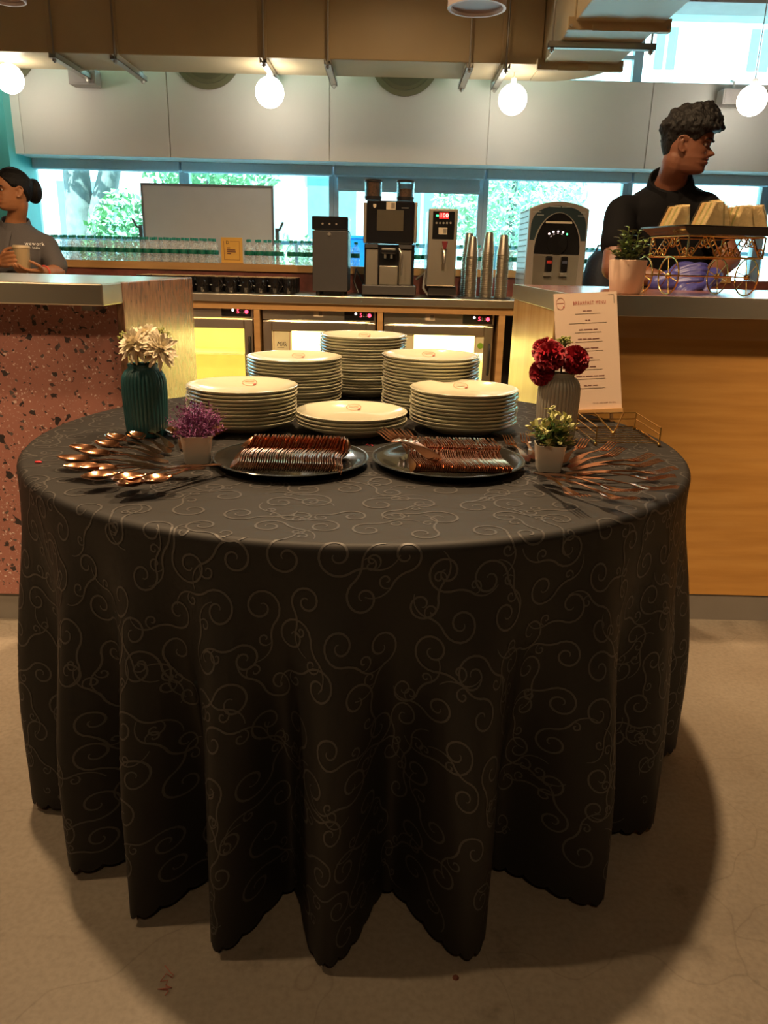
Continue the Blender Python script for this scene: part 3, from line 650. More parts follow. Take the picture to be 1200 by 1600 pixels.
# ------------------------------------------------------------------ machines on the back counter
def bxp(px0, py0, px1, py1, Y, d, name, mat, parent, bevel=0.003, front=0.0):
    a = at(px0, (py0 + py1) / 2, Y); b = at(px1, (py0 + py1) / 2, Y); t = at((px0 + px1) / 2, py0, Y).z; u = at((px0 + px1) / 2, py1, Y).z
    return MB().box(a.x, b.x, Y - front, Y + d, u, t).build(name, mat, parent, bevel=bevel)
MY = 4.72
# milk cooler
mc = thing('milk_cooler', 'tall charcoal milk cooler with a key lock left of the coffee machine', 'cooler', tuple(at(516, 460, MY)), wc=True)
cz = CZ + 0.022
a = at(488, 400, MY).x; b = at(543.5, 400, MY).x; zt = at(516, 338, MY).z; zs = at(516, 359.5, MY).z
MB().box(a, b, MY, MY + 0.33, cz, zs - 0.002).build('body', M['char'], mc, bevel=0.005)
MB().box(a - 0.002, b + 0.001, MY - 0.003, MY + 0.33, zs, zt).build('control_head', M['blackgloss'], mc, bevel=0.006)
for i in range(3): MB().cyl((a + 0.06 + i * 0.04, MY - 0.005, (zs + zt) / 2 - 0.004), (a + 0.06 + i * 0.04, MY - 0.002, (zs + zt) / 2 - 0.004), 0.006, 12).build('touch_button', M['stickerg'], mc)
lk = at(514.5, 366, MY)
MB().lathe([(0, 0.008), (0.009, 0.008), (0.011, 0.004), (0.011, 0)], 20, M=Matrix.Translation((lk.x, MY, lk.z)) @ Matrix.Rotation(R_(90), 4, 'X')).build('key_lock', M['steel'], mc, smooth=40)
for (x, y) in ((a + 0.03, MY + 0.04), (b - 0.03, MY + 0.04), (a + 0.03, MY + 0.29), (b - 0.03, MY + 0.29)):
    MB().lathe([(0.012, 0), (0.014, cz - CZ), (0, cz - CZ)], 12, c=(x, y, CZ)).build('foot', M['black'], mc)
# coffee machine
cm = thing('coffee_machine', 'black and steel bean-to-cup coffee machine with two bean hoppers', 'coffee machine', tuple(at(608, 460, MY)), wc=True)
bxp(565.5, 446, 650, 461, MY - 0.03, 0.46, 'drip_base', M['char'], cm, 0.006)
bxp(569, 382, 647, 446, MY + 0.03, 0.36, 'lower_body', M['blackgloss'], cm)
bxp(573, 313.5, 647, 381, MY, 0.40, 'head', M['blackgloss'], cm, 0.008)
for p0, p1 in ((568, 573), (647, 652)): bxp(p0, 316, p1, 379.5, MY + 0.012, 0.36, 'side_trim', M['steelv'], cm)
bxp(589, 328, 630.5, 360.5, MY, 0.001, 'touch_screen', pm('dim_screen', (0.085, 0.07, 0.045), 0.25, coat=0.5), cm, 0, 0.0015)
bxp(571.5, 388, 590.5, 445, MY + 0.028, 0.02, 'steel_panel', M['steelv'], cm)
bxp(592.5, 415.5, 621.5, 445, MY + 0.0, 0.04, 'steel_panel', M['steelv'], cm)
bxp(623, 390, 642.5, 445, MY + 0.028, 0.02, 'steel_panel', M['steelv'], cm)
bxp(570.5, 380.5, 591, 387.5, MY + 0.01, 0.05, 'upper_lip', M['char'], cm)
bxp(623, 381.5, 644, 389, MY + 0.01, 0.05, 'upper_lip', M['char'], cm)
p = at(604, 322, MY); 
q = at(611, 321.5, MY); sticker(cm, q.x, MY - 0.0005, q.z, 0.054, 0.042)
q = at(585.5, 322, MY); MB().prism([(-0.009, 0.011), (0.009, 0.011), (0.009, -0.003), (0, -0.011), (-0.009, -0.003)], 0.0015, Matrix.Translation((q.x, MY - 0.001, q.z))).build('maker_badge', M['sticker'], cm)
q = at(633, 325, MY); MB().box(q.x - 0.02, q.x + 0.02, MY - 0.0012, MY + 0.001, q.z - 0.002, q.z + 0.002).build('model_mark', M['stickerg'], cm)
q = at(607, 391, MY)
sp = MB().box(q.x - 0.045, q.x + 0.045, MY - 0.04, MY + 0.04, q.z - 0.022, q.z + 0.016).build('coffee_spout', M['blackgloss'], cm, bevel=0.008)
for dx in (-0.018, 0.018): MB().cyl((q.x + dx, MY - 0.02, q.z - 0.045), (q.x + dx, MY - 0.02, q.z - 0.02), 0.008, 12).build('nozzle', M['steel'], sp, smooth=50)
MB().box(q.x - 0.04, q.x + 0.04, MY - 0.043, MY - 0.038, q.z - 0.0, q.z + 0.01).build('chrome_strip', M['steel'], sp, bevel=0.002)
a = at(623, 388, MY - 0.02); b = at(628, 402, MY - 0.03); c = at(627, 430, MY - 0.035)
MB().tube([a, lerp(a, b, 0.5) + Vector((0.004, -0.008, 0)), b, lerp(b, c, 0.5), c], [0.006, 0.006, 0.006, 0.005, 0.0045], 10).build('steam_wand', M['steel'], cm, smooth=60)
M['beans'] = pm('coffee_beans', (0.22, 0.10, 0.05), 0.45, var=0.5, scale=120, bump=0.8, bscale=150)
for (p0, p1, fill) in ((570, 597, 0.95), (620, 647.5, 0.52)):
    a = at(p0, 297, MY + 0.1); b = at(p1, 297, MY + 0.1); r = (b.x - a.x) / 2; cx = (a.x + b.x) / 2
    z0 = at(610, 314, MY + 0.1).z; z1 = at(610, 282, MY + 0.1).z; h = z1 - z0; cy = MY + 0.1
    hp = MB().lathe([(r, h * 0.2), (r * 1.02, h * 0.9), (r * 0.97, h * 0.9), (r * 0.95, h * 0.2)], 28, c=(cx, cy, z0)).build('bean_hopper', M['clear'], cm, smooth=40)
    MB().lathe([(0, 0), (r * 0.93, 0), (r * 1.02, h * 0.12), (r * 1.02, h * 0.2), (0, h * 0.2)], 28, c=(cx, cy, z0)).build('hopper_collar', M['black'], hp, smooth=40)
    MB().lathe([(0, 0.9 * h), (r * 1.06, 0.9 * h), (r * 1.06, h * 0.98), (r * 0.98, h * 1.02), (0, h * 1.02)], 28, c=(cx, cy, z0)).build('hopper_lid', M['black'], hp, smooth=40)
    zb = lerp(0.2, 0.9, fill)
    MB().lathe([(0, 0.2 * h), (r * 0.93, 0.2 * h), (r * 0.93, zb * h), (r * 0.4, zb * h + 0.006), (0, zb * h + 0.007)], 28, c=(cx, cy, z0)).build('coffee_beans', M['beans'], hp, smooth=40)
q = at(569, 440, MY + 0.2)
MB().tube([(q.x, MY + 0.25, CZ + 0.05), (q.x - 0.05, MY + 0.2, CZ + 0.15), (q.x - 0.06, MY + 0.12, CZ + 0.08), (q.x - 0.03, MY + 0.1, CZ + 0.012)], 0.006, 8).build('power_cable', M['black'], cm, smooth=70)
q = at(656, 440, MY + 0.15)
MB().tube([(q.x - 0.02, MY + 0.2, CZ + 0.1), (q.x + 0.03, MY + 0.15, CZ + 0.14), (q.x + 0.02, MY + 0.1, CZ + 0.05), (q.x + 0.05, MY + 0.06, CZ + 0.012)], 0.008, 8).build('water_hose', pm('grey_hose', (0.25, 0.24, 0.22), 0.5), cm, smooth=70)
# hot water boiler
wb_ = thing('water_boiler', 'narrow steel hot water boiler with a red digital display', 'water boiler', tuple(at(690, 460, MY)), wc=True)
bxp(669, 448, 713, 461.5, MY + 0.02, 0.36, 'base', M['black'], wb_)
bxp(668, 326, 713.5, 447.5, MY, 0.40, 'body', M['steelv'], wb_, 0.006)
dp = bxp(676, 330.5, 710, 374, MY, 0.002, 'control_panel', M['blackgloss'], wb_, 0, 0.002)
q = at(694, 337, MY)
bxp(686.5, 332.5, 701.5, 341.5, MY - 0.002, 0.001, 'red_display', pm('red_display', (0.25, 0.01, 0.01), 0.3, emit=(1, 0.02, 0.02), estr=0.8), dp, 0, 0.0006)
txt('100', 0.034, pm('red_digits', (1, 0.2, 0.2), 0.3, emit=(1, 0.12, 0.1), estr=6), dp, frame_mtx((q.x, MY - 0.0032, q.z), (1, 0, 0), (0, 0, 1)), name='digits')
q = at(683.5, 337, MY); MB().box(q.x - 0.008, q.x + 0.008, MY - 0.0035, MY - 0.002, q.z - 0.004, q.z + 0.004).build('green_light', pm('green_led', (0, 0.6, 0.2), 0.4, emit=(0.05, 1, 0.3), estr=2.0), dp)
for i in range(5): 
    q = at(682 + i * 5.5, 348.5, MY); MB().cyl((q.x, MY - 0.004, q.z), (q.x, MY - 0.002, q.z), 0.006, 12).build('button', M['stickerg'], dp)
q = at(692, 361, MY); sticker(dp, q.x, MY - 0.0025, q.z, 0.05, 0.036)
q = at(694, 383, MY)
tp = MB().tube([(q.x, MY, q.z - 0.03), (q.x, MY - 0.05, q.z - 0.03), (q.x, MY - 0.06, q.z - 0.06), (q.x, MY - 0.06, q.z - 0.10)], [0.012, 0.012, 0.011, 0.008], 14).build('spigot', M['steel'], wb_, smooth=50)
MB().prism([(-0.018, 0.02), (0.018, 0.02), (0.008, -0.022), (-0.008, -0.022)], 0.012, Matrix.Translation((q.x, MY - 0.07, q.z))).build('red_lever', pm('dark_red_plastic', (0.16, 0.012, 0.015), 0.35), tp, bevel=0.003)
# steel tumblers in upside-down towers
r0, r1, hh = 0.023, 0.037, 0.115
def tumbler_mesh():
    return MB().lathe([(0, hh), (r0 - 0.002, hh), (r0, hh - 0.003), (r0 + 0.002, hh - 0.012), (r1 - 0.0015, 0.006), (r1 + 0.0015, 0.004), (r1 + 0.0015, 0.001), (r1, 0), (r1 - 0.002, 0.001), (r0 - 0.001, hh - 0.004), (0, hh - 0.004)], 28)
cup0 = None
for (px, dy, ptop, nm) in ((729.5, 0.17, 364, 'rear left'), (735, 0.05, 369.5, 'front left'), (760, 0.07, 363, 'middle'), (783, 0.07, 367, 'right')):
    Y = MY + dy; b = at(px, 440, Y); zt = at(px, ptop, Y).z - (CZ + 0.008)
    n = max(3, round((zt - hh) / 0.0105) + 1); st = (zt - hh) / (n - 1)
    for i in range(n):
        lab = 'steel tumbler, %s from the top of the %s tower' % (nth(n - 1 - i), nm)
        if cup0 is None: o = cup0 = tumbler_mesh().build('steel_tumbler', M['steelv'], smooth=35)
        else: o = cup0.copy(); COL.objects.link(o)
        o.location = (b.x + random.uniform(-0.0012, 0.0012), Y + random.uniform(-0.001, 0.001), CZ + 0.008 + i * st)
        tag(o, lab, 'cup', 'steel tumblers stacked in towers')
a = at(722, 458, MY); b = at(793, 458, MY)
tag(MB().box(a.x - 0.01, b.x + 0.02, MY, MY + 0.24, CZ + 0.0005, CZ + 0.0075).build('bar_mat', M['black'], bevel=0.002), 'thin black mat under the towers of steel tumblers', 'mat')
# water dispenser
x0, x1 = at(822, 400, MY).x, at(914, 400, MY).x; xc = (x0 + x1) / 2; W = x1 - x0
z1 = at(868, 316, MY).z; z0 = CZ; Hh = z1 - z0
wd = thing('water_dispenser', 'grey countertop water dispenser with a black arched tap recess', 'water dispenser', (xc, MY, CZ), wc=True)
M['dgrey'] = pm('dispenser_grey', (0.33, 0.29, 0.25), 0.35, var=0.03, metal=0.3)
def arch(w, zlo, zhi, rise, n=12):
    pts = [(-w / 2, zlo), (w / 2, zlo)]
    for i in range(n + 1):
        t = i / n; xx = w / 2 - w * t; pts.append((xx, zhi - rise * (2 * t - 1) ** 2))
    return pts
MB().prism([(p_[0], p_[1]) for p_ in arch(W * 0.97, 0, Hh, 0.035)], 0.36, Matrix.Translation((xc, MY + 0.02, z0))).build('cabinet', pm('pale_side_panel', (0.55, 0.55, 0.54), 0.4), wd, bevel=0.006)
MB().prism(arch(W, 0, Hh + 0.004, 0.038), 0.03, Matrix.Translation((xc, MY - 0.01, z0))).build('front_shell', M['dgrey'], wd, bevel=0.008)
tb = MB().prism([(-W * 0.47, Hh * 0.62)] + [(W * 0.47 * math.cos(PI - PI * i / 16), Hh * 0.62 + Hh * 0.345 * math.sin(PI * i / 16) ** 0.45) for i in range(1, 16)] + [(W * 0.47, Hh * 0.62)], 0.004, Matrix.Translation((xc, MY - 0.0125, z0))).build('teal_fascia', pm('dark_teal_print', (0.018, 0.036, 0.042), 0.35), wd)
for i, (dx, dz, ln) in enumerate(((-0.38, 0.9, 0.05), (-0.32, 0.87, 0.04), (0.38, 0.87, 0.05), (-0.08, 0.955, 0.06), (0.1, 0.955, 0.05), (0.4, 0.9, 0.03))):
    MB().box(xc + W * dx - ln * 0.5, xc + W * dx + ln * 0.5, MY - 0.0135, MY - 0.012, z0 + Hh * dz - 0.002, z0 + Hh * dz + 0.002).build('print_mark', pm('pale_print', (0.4, 0.42, 0.4), 0.5), tb)
rec = [(-W * 0.40, Hh * 0.03), (W * 0.40, Hh * 0.03)] + [(W * 0.41 * math.cos(PI * i / 20), Hh * 0.50 + Hh * 0.40 * math.sin(PI * i / 20)) for i in range(21)]
MB().prism(rec, 0.004, Matrix.Translation((xc, MY - 0.015, z0))).build('recess_rim', M['dgrey'], wd)
rec2 = [(p_[0] * 0.94, p_[1] * 0.985 + 0.004) for p_ in rec if p_[1] > Hh * 0.4]
MB().prism(rec2 + [(-W * 0.38, Hh * 0.48), (W * 0.38, Hh * 0.48)], 0.004, Matrix.Translation((xc, MY - 0.0175, z0))).build('black_dome', M['blackgloss'], wd)
MB().prism([(-W * 0.37, Hh * 0.05), (W * 0.37, Hh * 0.05), (W * 0.385, Hh * 0.47), (-W * 0.385, Hh * 0.47)], 0.003, Matrix.Translation((xc, MY - 0.017, z0))).build('splash_panel', M['steelv'], wd)
q = MB().box(xc - W * 0.22, xc + W * 0.22, MY - 0.0195, MY - 0.017, z0 + Hh * 0.79, z0 + Hh * 0.81).build('label_strip', M['sticker'], wd)
dial = MB().lathe([(0, 0.014), (0.055, 0.012), (0.062, 0.0)], 32, M=Matrix.Translation((xc, MY - 0.017, z0 + Hh * 0.585)) @ Matrix.Rotation(R_(90), 4, 'X')).build('dial', M['blackgloss'], wd, smooth=40)
for i in range(5): 
    an = R_(50 + 20 * i); MB().cyl((xc + 0.08 * math.cos(an), MY - 0.020, z0 + Hh * 0.60 + 0.06 * math.sin(an)), (xc + 0.08 * math.cos(an), MY - 0.017, z0 + Hh * 0.60 + 0.06 * math.sin(an)), 0.005, 10).build('indicator', M['whitedot'] if i else pm('green_led2', (0, .6, .2), .4, emit=(0.1, 1, 0.3), estr=2), dial)
for s, mt in ((-1, pm('red_tap_tab', (0.45, 0.03, 0.02), 0.4)), (1, pm('blue_tap_tab', (0.05, 0.06, 0.1), 0.4))):
    tp = MB().box(xc + s * W * 0.13 - 0.02, xc + s * W * 0.13 + 0.02, MY - 0.055, MY - 0.015, z0 + Hh * 0.30, z0 + Hh * 0.46).build('tap', M['blackgloss'], wd, bevel=0.008)
    MB().box(xc + s * W * 0.13 - 0.014, xc + s * W * 0.13 + 0.014, MY - 0.058, MY - 0.054, z0 + Hh * 0.385, z0 + Hh * 0.415).build('tap_tab', mt, tp)
    MB().box(xc + s * W * 0.13 - 0.022, xc + s * W * 0.13 + 0.022, MY - 0.05, MY - 0.017, z0 + Hh * 0.255, z0 + Hh * 0.295).build('tap_lever', M['steel'], tp, bevel=0.003)
for i in range(14): MB().box(x0 + 0.0025, x0 + 0.0075, MY + 0.06, MY + 0.33, z0 + 0.08 + i * 0.032, z0 + 0.086 + i * 0.032).build('side_vent', M['stickerg'], wd)
# navy bag on the ledge end
p = at(931, 420, 4.95)
bg_ = thing('duffel_bag', 'dark navy rounded bag standing beside the water dispenser', 'bag', (p.x + 0.03, 4.95, CZ), wc=True)
MB().lathe([(0, 0), (0.075, 0.002), (0.095, 0.04), (0.10, 0.16), (0.085, 0.24), (0.05, 0.285), (0, 0.295)], 24, c=(p.x + 0.03, 4.95, CZ)).build('body', pm('navy_fabric', (0.02, 0.024, 0.035), 0.7, bump=0.3), bg_, smooth=60)
MB().tube([(p.x - 0.01, 4.95, CZ + 0.28), (p.x + 0.0, 4.95, CZ + 0.32), (p.x + 0.06, 4.95, CZ + 0.32), (p.x + 0.07, 4.95, CZ + 0.28)], 0.008, 8).build('strap', M['black'], bg_, smooth=60)

# ------------------------------------------------------------------ mugs
def mug():
    r = thing('black_mug', 'x', 'mug', (0, 0, 0))
    MB().lathe([(0, 0.004), (0.030, 0.0), (0.036, 0.002), (0.040, 0.02), (0.041, 0.088), (0.0405, 0.09), (0.038, 0.089), (0.037, 0.012), (0, 0.010)], 28).build('body', M['blackgloss'], r, smooth=40)
    MB().tube([(0.039 + 0.027 * math.sin(PI * i / 8), 0, 0.072 - 0.052 * i / 8) for i in range(9)], 0.0055, 8, flat=0.8).build('handle', M['blackgloss'], r, smooth=60)
    MB().box(-0.012, 0.012, -0.0420, -0.0405, 0.040, 0.045).build('print_mark', M['white'], r)
    MB().lathe([(0.0405, 0.0898), (0.041, 0.0925), (0.0385, 0.0925), (0.038, 0.089)], 28).build('rim', pm('tan_rim_gleam', (0.50, 0.36, 0.20), 0.35), r, smooth=40)  # light reflected along the rims put in as tan colour
    return r
mug0 = mug(); first = True
for row, Y in enumerate((4.79, 4.90, 5.01)):
    for i in range(11):
        p = at(452 - i * 22.6, 450, 4.79)
        lab = 'black mug, %s from the right in the %s row on the back counter' % (nth(i), ('front', 'middle', 'rear')[row])
        if first: g = mug0; first = False
        else: g = dup(mug0)
        g.location = (p.x + random.uniform(-0.003, 0.003), Y, CZ); g.rotation_euler = (0, 0, R_(-60 + random.uniform(-25, 20)))
        tag(g, lab, 'mug', 'black mugs on the back counter')

# ------------------------------------------------------------------ bottles on the ledge
M['pet'] = pet_mat()
M['btlabel'] = pm('green_bottle_label', (0.01, 0.17, 0.11), 0.45, var=0.25, scale=50)
M['btcap'] = pm('teal_cap', (0.01, 0.26, 0.20), 0.4)
def bottle():
    r = thing('water_bottle', 'x', 'bottle', (0, 0, 0))
    MB().lathe([(0, 0.002), (0.022, 0.0), (0.0265, 0.004), (0.0265, 0.03), (0.025, 0.034), (0.0265, 0.038), (0.0262, 0.085), (0.0265, 0.095), (0.021, 0.114), (0.0105, 0.128), (0.010, 0.136), (0.0, 0.136)], 20).build('body', M['pet'], r, smooth=50)
    MB().lathe([(0.0270, 0.052), (0.0272, 0.053), (0.0272, 0.078), (0.0270, 0.079)], 20).build('label', M['btlabel'], r, smooth=60)
    MB().lathe([(0.0, 0.150), (0.0115, 0.150), (0.0125, 0.148), (0.0125, 0.134), (0.0, 0.134)], 16).build('cap', M['btcap'], r, smooth=40)
    return r
bt0 = bottle(); first = True
rows = []
xa, xb, xc_, xd = at(70, 400, 5.24).x, at(344, 400, 5.24).x, at(384, 400, 5.24).x, at(486, 400, 5.24).x
n = int((xb - xa) / 0.058)
for row in range(3): rows.append(('left of the yellow sign, %s row' % ('front', 'middle', 'rear')[row], [xa + 0.03 + i * (xb - xa - 0.03) / n + (0.012 if row == 1 else 0) for i in range(n)], 5.235 + row * 0.058))
rows.append(('right of the yellow sign, front row', [at(px, 400, 5.24).x for px in (390, 406, 422, 437, 455, 472, 484)], 5.24))
rows.append(('right of the yellow sign, rear row', [at(px, 400, 5.30).x for px in (388, 402, 415, 431, 462, 480)], 5.30))
rows.append(('behind the machines on the ledge', [at(px, 400, 5.27).x for px in (497, 512, 528, 545, 556, 640, 652, 664, 720, 732, 748, 796, 806, 905, 915, 925)], 5.27))
for nm, xs, Y in rows:
    for i, x in enumerate(xs):
        lab = 'water bottle %s, %s from the left' % (nm, nth(i))
        if first: g = bt0; first = False
        else: g = dup(bt0)
        g.location = (x + random.uniform(-0.002, 0.002), Y + random.uniform(-0.002, 0.002), LZ + 0.001); g.rotation_euler = (0, 0, random.uniform(0, 6))
        tag(g, lab, 'bottle', 'small water bottles on the window ledge')
# yellow sign
a = at(345, 374, 5.20); b = at(380, 415.5, 5.20)
sg = thing('table_sign', 'yellow framed notice standing on the ledge among the bottles', 'sign', ((a.x + b.x) / 2, 5.205, LZ), wc=True)
zc = LZ + (a.z - b.z)
MB().box(a.x, b.x, 5.196, 5.203, LZ + 0.0015, zc).build('card', pm('mustard_card', (0.82, 0.47, 0.09), 0.6), sg, bevel=0.002)
MB().box(a.x - 0.002, b.x + 0.002, 5.194, 5.206, LZ + 0.001, LZ + 0.006).build('stand', M['woodtrim'], sg)
w_, h_ = b.x - a.x, zc - LZ
for q in ((0.13, 0.15, 0.14, 0.86), (0.85, 0.87, 0.14, 0.86), (0.13, 0.87, 0.14, 0.155), (0.42, 0.87, 0.845, 0.86)):
    MB().box(a.x + w_ * q[0], a.x + w_ * q[1], 5.1952, 5.196, LZ + h_ * q[2], LZ + h_ * q[3]).build('border_line', M['stamp'], sg)
for k, (t_, y_) in enumerate((('', 0.60), ('', 0.52), ('', 0.45), ('', 0.38))):
    MB().box(a.x + w_ * 0.28, a.x + w_ * (0.42, 0.66, 0.68, 0.46)[k], 5.1952, 5.196, LZ + h_ * y_ - 0.003, LZ + h_ * y_ + 0.003).build('text_line', M['ink'], sg)
txt('D', 0.028, M['inkblack'], sg, frame_mtx((a.x + w_ * 0.31, 5.1955, LZ + h_ * 0.8), (1, 0, 0), (0, 0, 1)), name='logo_mark')
# whiteboard on a stand
YB = 5.62
pa, pb, pc = at(219, 283, YB), at(427, 293, YB), at(228, 395, YB)
wbd = thing('whiteboard', 'grey backlit whiteboard on a stand behind the bottles', 'whiteboard', ((pa.x + pb.x) / 2, YB, 0), wc=True)
zt_, zb_ = (pa.z + pb.z) / 2, 1.02
MB().box(pa.x + 0.012, pb.x - 0.012, YB - 0.004, YB + 0.012, zb_ + 0.012, zt_ - 0.012).build('board', pm('whiteboard_enamel', (0.60, 0.59, 0.58), 0.25, var=0.02), wbd)
for q in ((pa.x, pa.x + 0.014, zb_, zt_), (pb.x - 0.014, pb.x, zb_, zt_), (pa.x + 0.014, pb.x - 0.014, zb_, zb_ + 0.014), (pa.x + 0.014, pb.x - 0.014, zt_ - 0.014, zt_)):
    MB().box(q[0], q[1], YB - 0.008, YB + 0.014, q[2], q[3]).build('frame_bar', pm('dark_grey_frame', (0.2, 0.2, 0.21), 0.4), wbd)
for s, x in ((-1, pa.x - 0.02), (1, pb.x + 0.02)):
    lg = MB().box(x - 0.012, x + 0.012, YB - 0.004, YB + 0.02, 0.03, 1.36).build('stand_post', M['rail'], wbd)
    MB().tube([(x, YB - 0.01, 1.345), (x + s * 0.02, YB - 0.02, 1.35), (x + s * 0.045, YB - 0.02, 1.40)], 0.008, 8).build('clamp_lever', M['rail'], lg, smooth=60)
    MB().box(x - 0.02, x + 0.02, YB - 0.10, YB + 0.12, 0.0, 0.03).build('foot', M['rail'], lg)
# ------------------------------------------------------------------ round table and its cloth
TC, TR, TZ = Vector((-0.065, 1.838, 0)), 0.76, 0.75
M['cloth'] = pm('black_damask', (0.0115, 0.0102, 0.0092), 0.62, var=0.12, scale=300, sheen=0.0, spec=0.42)
M['scroll'] = pm('damask_satin', (0.055, 0.050, 0.045), 0.5, var=0.08, scale=200, sheen=0.0, spec=0.6)  # satin's sheen put into a base colour paler than the cloth
tbl = thing('banquet_table', 'round banquet table hidden under the black cloth', 'table', (TC.x, TC.y, 0))
MB().lathe([(0, TZ - 0.035), (TR - 0.012, TZ - 0.035), (TR - 0.008, TZ - 0.02), (TR - 0.012, TZ - 0.006), (0, TZ - 0.006)], 64).build('tabletop', M['woodtrim'], tbl, smooth=40)
for sx_ in (-1, 1):
    for sy_ in (-1, 1): MB().tube([(sx_ * 0.42, sy_ * 0.32, TZ - 0.036), (sx_ * 0.44, sy_ * 0.36, 0.0)], 0.014, 12).build('leg', M['rail'], tbl, smooth=60)
PEAKS = [(12, .35), (30, .25), (47, .10), (64, .12), (82, .3), (100, .3), (117, .15), (134, .08), (152, .12), (172, .35), (193, .6),
         (212.7, .75), (230.5, .9), (243.4, 1.0), (256, 1.0), (269.3, 1.08), (286, 1.15), (305.2, 1.1), (324, .55), (348, .95)]
DROP = 0.722
def foldw(th):
    d = math.degrees(th) % 360
    P = PEAKS
    for i in range(len(P)):
        a, aa = P[i]; b, ba = P[(i + 1) % len(P)]
        if i == len(P) - 1: b += 360
        dd = d if d >= P[0][0] else d + 360
        if a <= dd <= b:
            u = (dd - a) / (b - a); am = lerp(aa, ba, u)
            c = math.cos(2 * PI * u)
            c = c if c > 0 else c * 1.2
            return am * c
    return 0.0
FW = [foldw(2 * PI * i / 7200) for i in range(7201)]
def fw(th):
    x = (th % (2 * PI)) / (2 * PI) * 7200; i = int(x); return lerp(FW[i], FW[min(i + 1, 7200)], x - i)
EDGE = 0.014
def F(s, th):
    c, n_ = math.cos(th), math.sin(th)
    if s <= TR - EDGE:
        z = TZ + 0.0006 * math.sin(9 * s * c + 2) * math.sin(11 * s * n_) 
        return Vector((TC.x + s * c, TC.y + s * n_, z))
    arc = EDGE * PI / 2
    if s <= TR - EDGE + arc:
        a = (s - TR + EDGE) / EDGE
        r = TR - EDGE + EDGE * math.sin(a); z = TZ - EDGE + EDGE * math.cos(a)
        return Vector((TC.x + r * c, TC.y + r * n_, z))
    d = s - (TR - EDGE + arc); t = d / DROP
    wv = fw(th)
    A = 0.068 * (0.72 * sm(0.0, 0.75, t) + 0.28 * t)
    lean = 0.010 * sm(0, 0.4, t)
    r = TR + wv * A + lean + 0.003 * math.sin(th * 37 + t * 6) * t
    tw = 0.02 * t * math.sin(th * 5)
    z = TZ - EDGE - d * (1 - 0.006 * t)
    return Vector((TC.x + r * math.cos(th + tw * 0.3), TC.y + r * math.sin(th + tw * 0.3), z))
ARC = EDGE * PI / 2
NT = 1840
ss = [0.0001] + [TR * k / 9 for k in range(1, 9)] + [TR - EDGE - 0.02, TR - EDGE] + [TR - EDGE + ARC * k / 5 for k in range(1, 6)] + [TR - EDGE + ARC + DROP * (k / 40) for k in range(1, 41)]
mb = MB(); vs = []; m_ = len(ss)
for j in range(NT):
    th = 2 * PI * j / NT
    sc_ = 0.011 * (abs(math.sin(th * 115)) ** 0.7 - 1.0)
    for k, s in enumerate(ss):
        if k >= m_ - 3: s = s + sc_ * (1, 0.66, 0.33)[m_ - 1 - k]
        vs.append(F(s, th))
fs = []
for j in range(NT):
    k = (j + 1) % NT
    for i in range(m_ - 1): fs.append((j * m_ + i, j * m_ + i + 1, k * m_ + i + 1, k * m_ + i))
mb.v = [tuple(q) for q in vs]; mb.f = fs
cl = thing('tablecloth', 'black damask tablecloth draped to the floor over the round table', 'tablecloth', (TC.x, TC.y, 0), wc=True)
mb.build('cloth', M['cloth'], cl, smooth=180)
# woven scrollwork as fine raised ribbons that follow the cloth
rnd = random.Random(11)
def ribbon(mb, pts, wd):
    P = [Vector((p[0], p[1])) for p in pts]; L = []; n = len(P)
    for i in range(n):
        t = P[min(i + 1, n - 1)] - P[max(i - 1, 0)]
        if t.length < 1e-9: return
        t.normalize(); nn = Vector((-t.y, t.x)); k = wd * (0.35 + 0.65 * min(1, 4 * min(i, n - 1 - i) / n + 0.15))
        for s in (-1, 1):
            q = P[i] + nn * (s * k); r = q.length
            if r < 0.02 or r > TR + DROP - 0.012: return
            th = math.atan2(q.y, q.x)
            a = F(r, th); b = F(r + 0.002, th) - a; c = F(r, th + 0.003) - a
            nm = b.cross(c); nm.normalize()
            if r < TR and nm.z < 0: nm = -nm
            if r >= TR and nm.dot(Vector((math.cos(th), math.sin(th), 0.1))) < 0: nm = -nm
            L.append(a + nm * 0.0007)
    mb.add(L, [(2 * i, 2 * i + 1, 2 * i + 3, 2 * i + 2) for i in range(n - 1)])
def spiral(cx, cy, r0, a0, turns, sgn, n=26):
    return [(cx + r0 * (1 - 0.86 * u) * math.cos(a0 + sgn * turns * 2 * PI * u), cy + r0 * (1 - 0.86 * u) * math.sin(a0 + sgn * turns * 2 * PI * u)) for u in [i / n for i in range(n + 1)]]
mb = MB(); G = 0.088
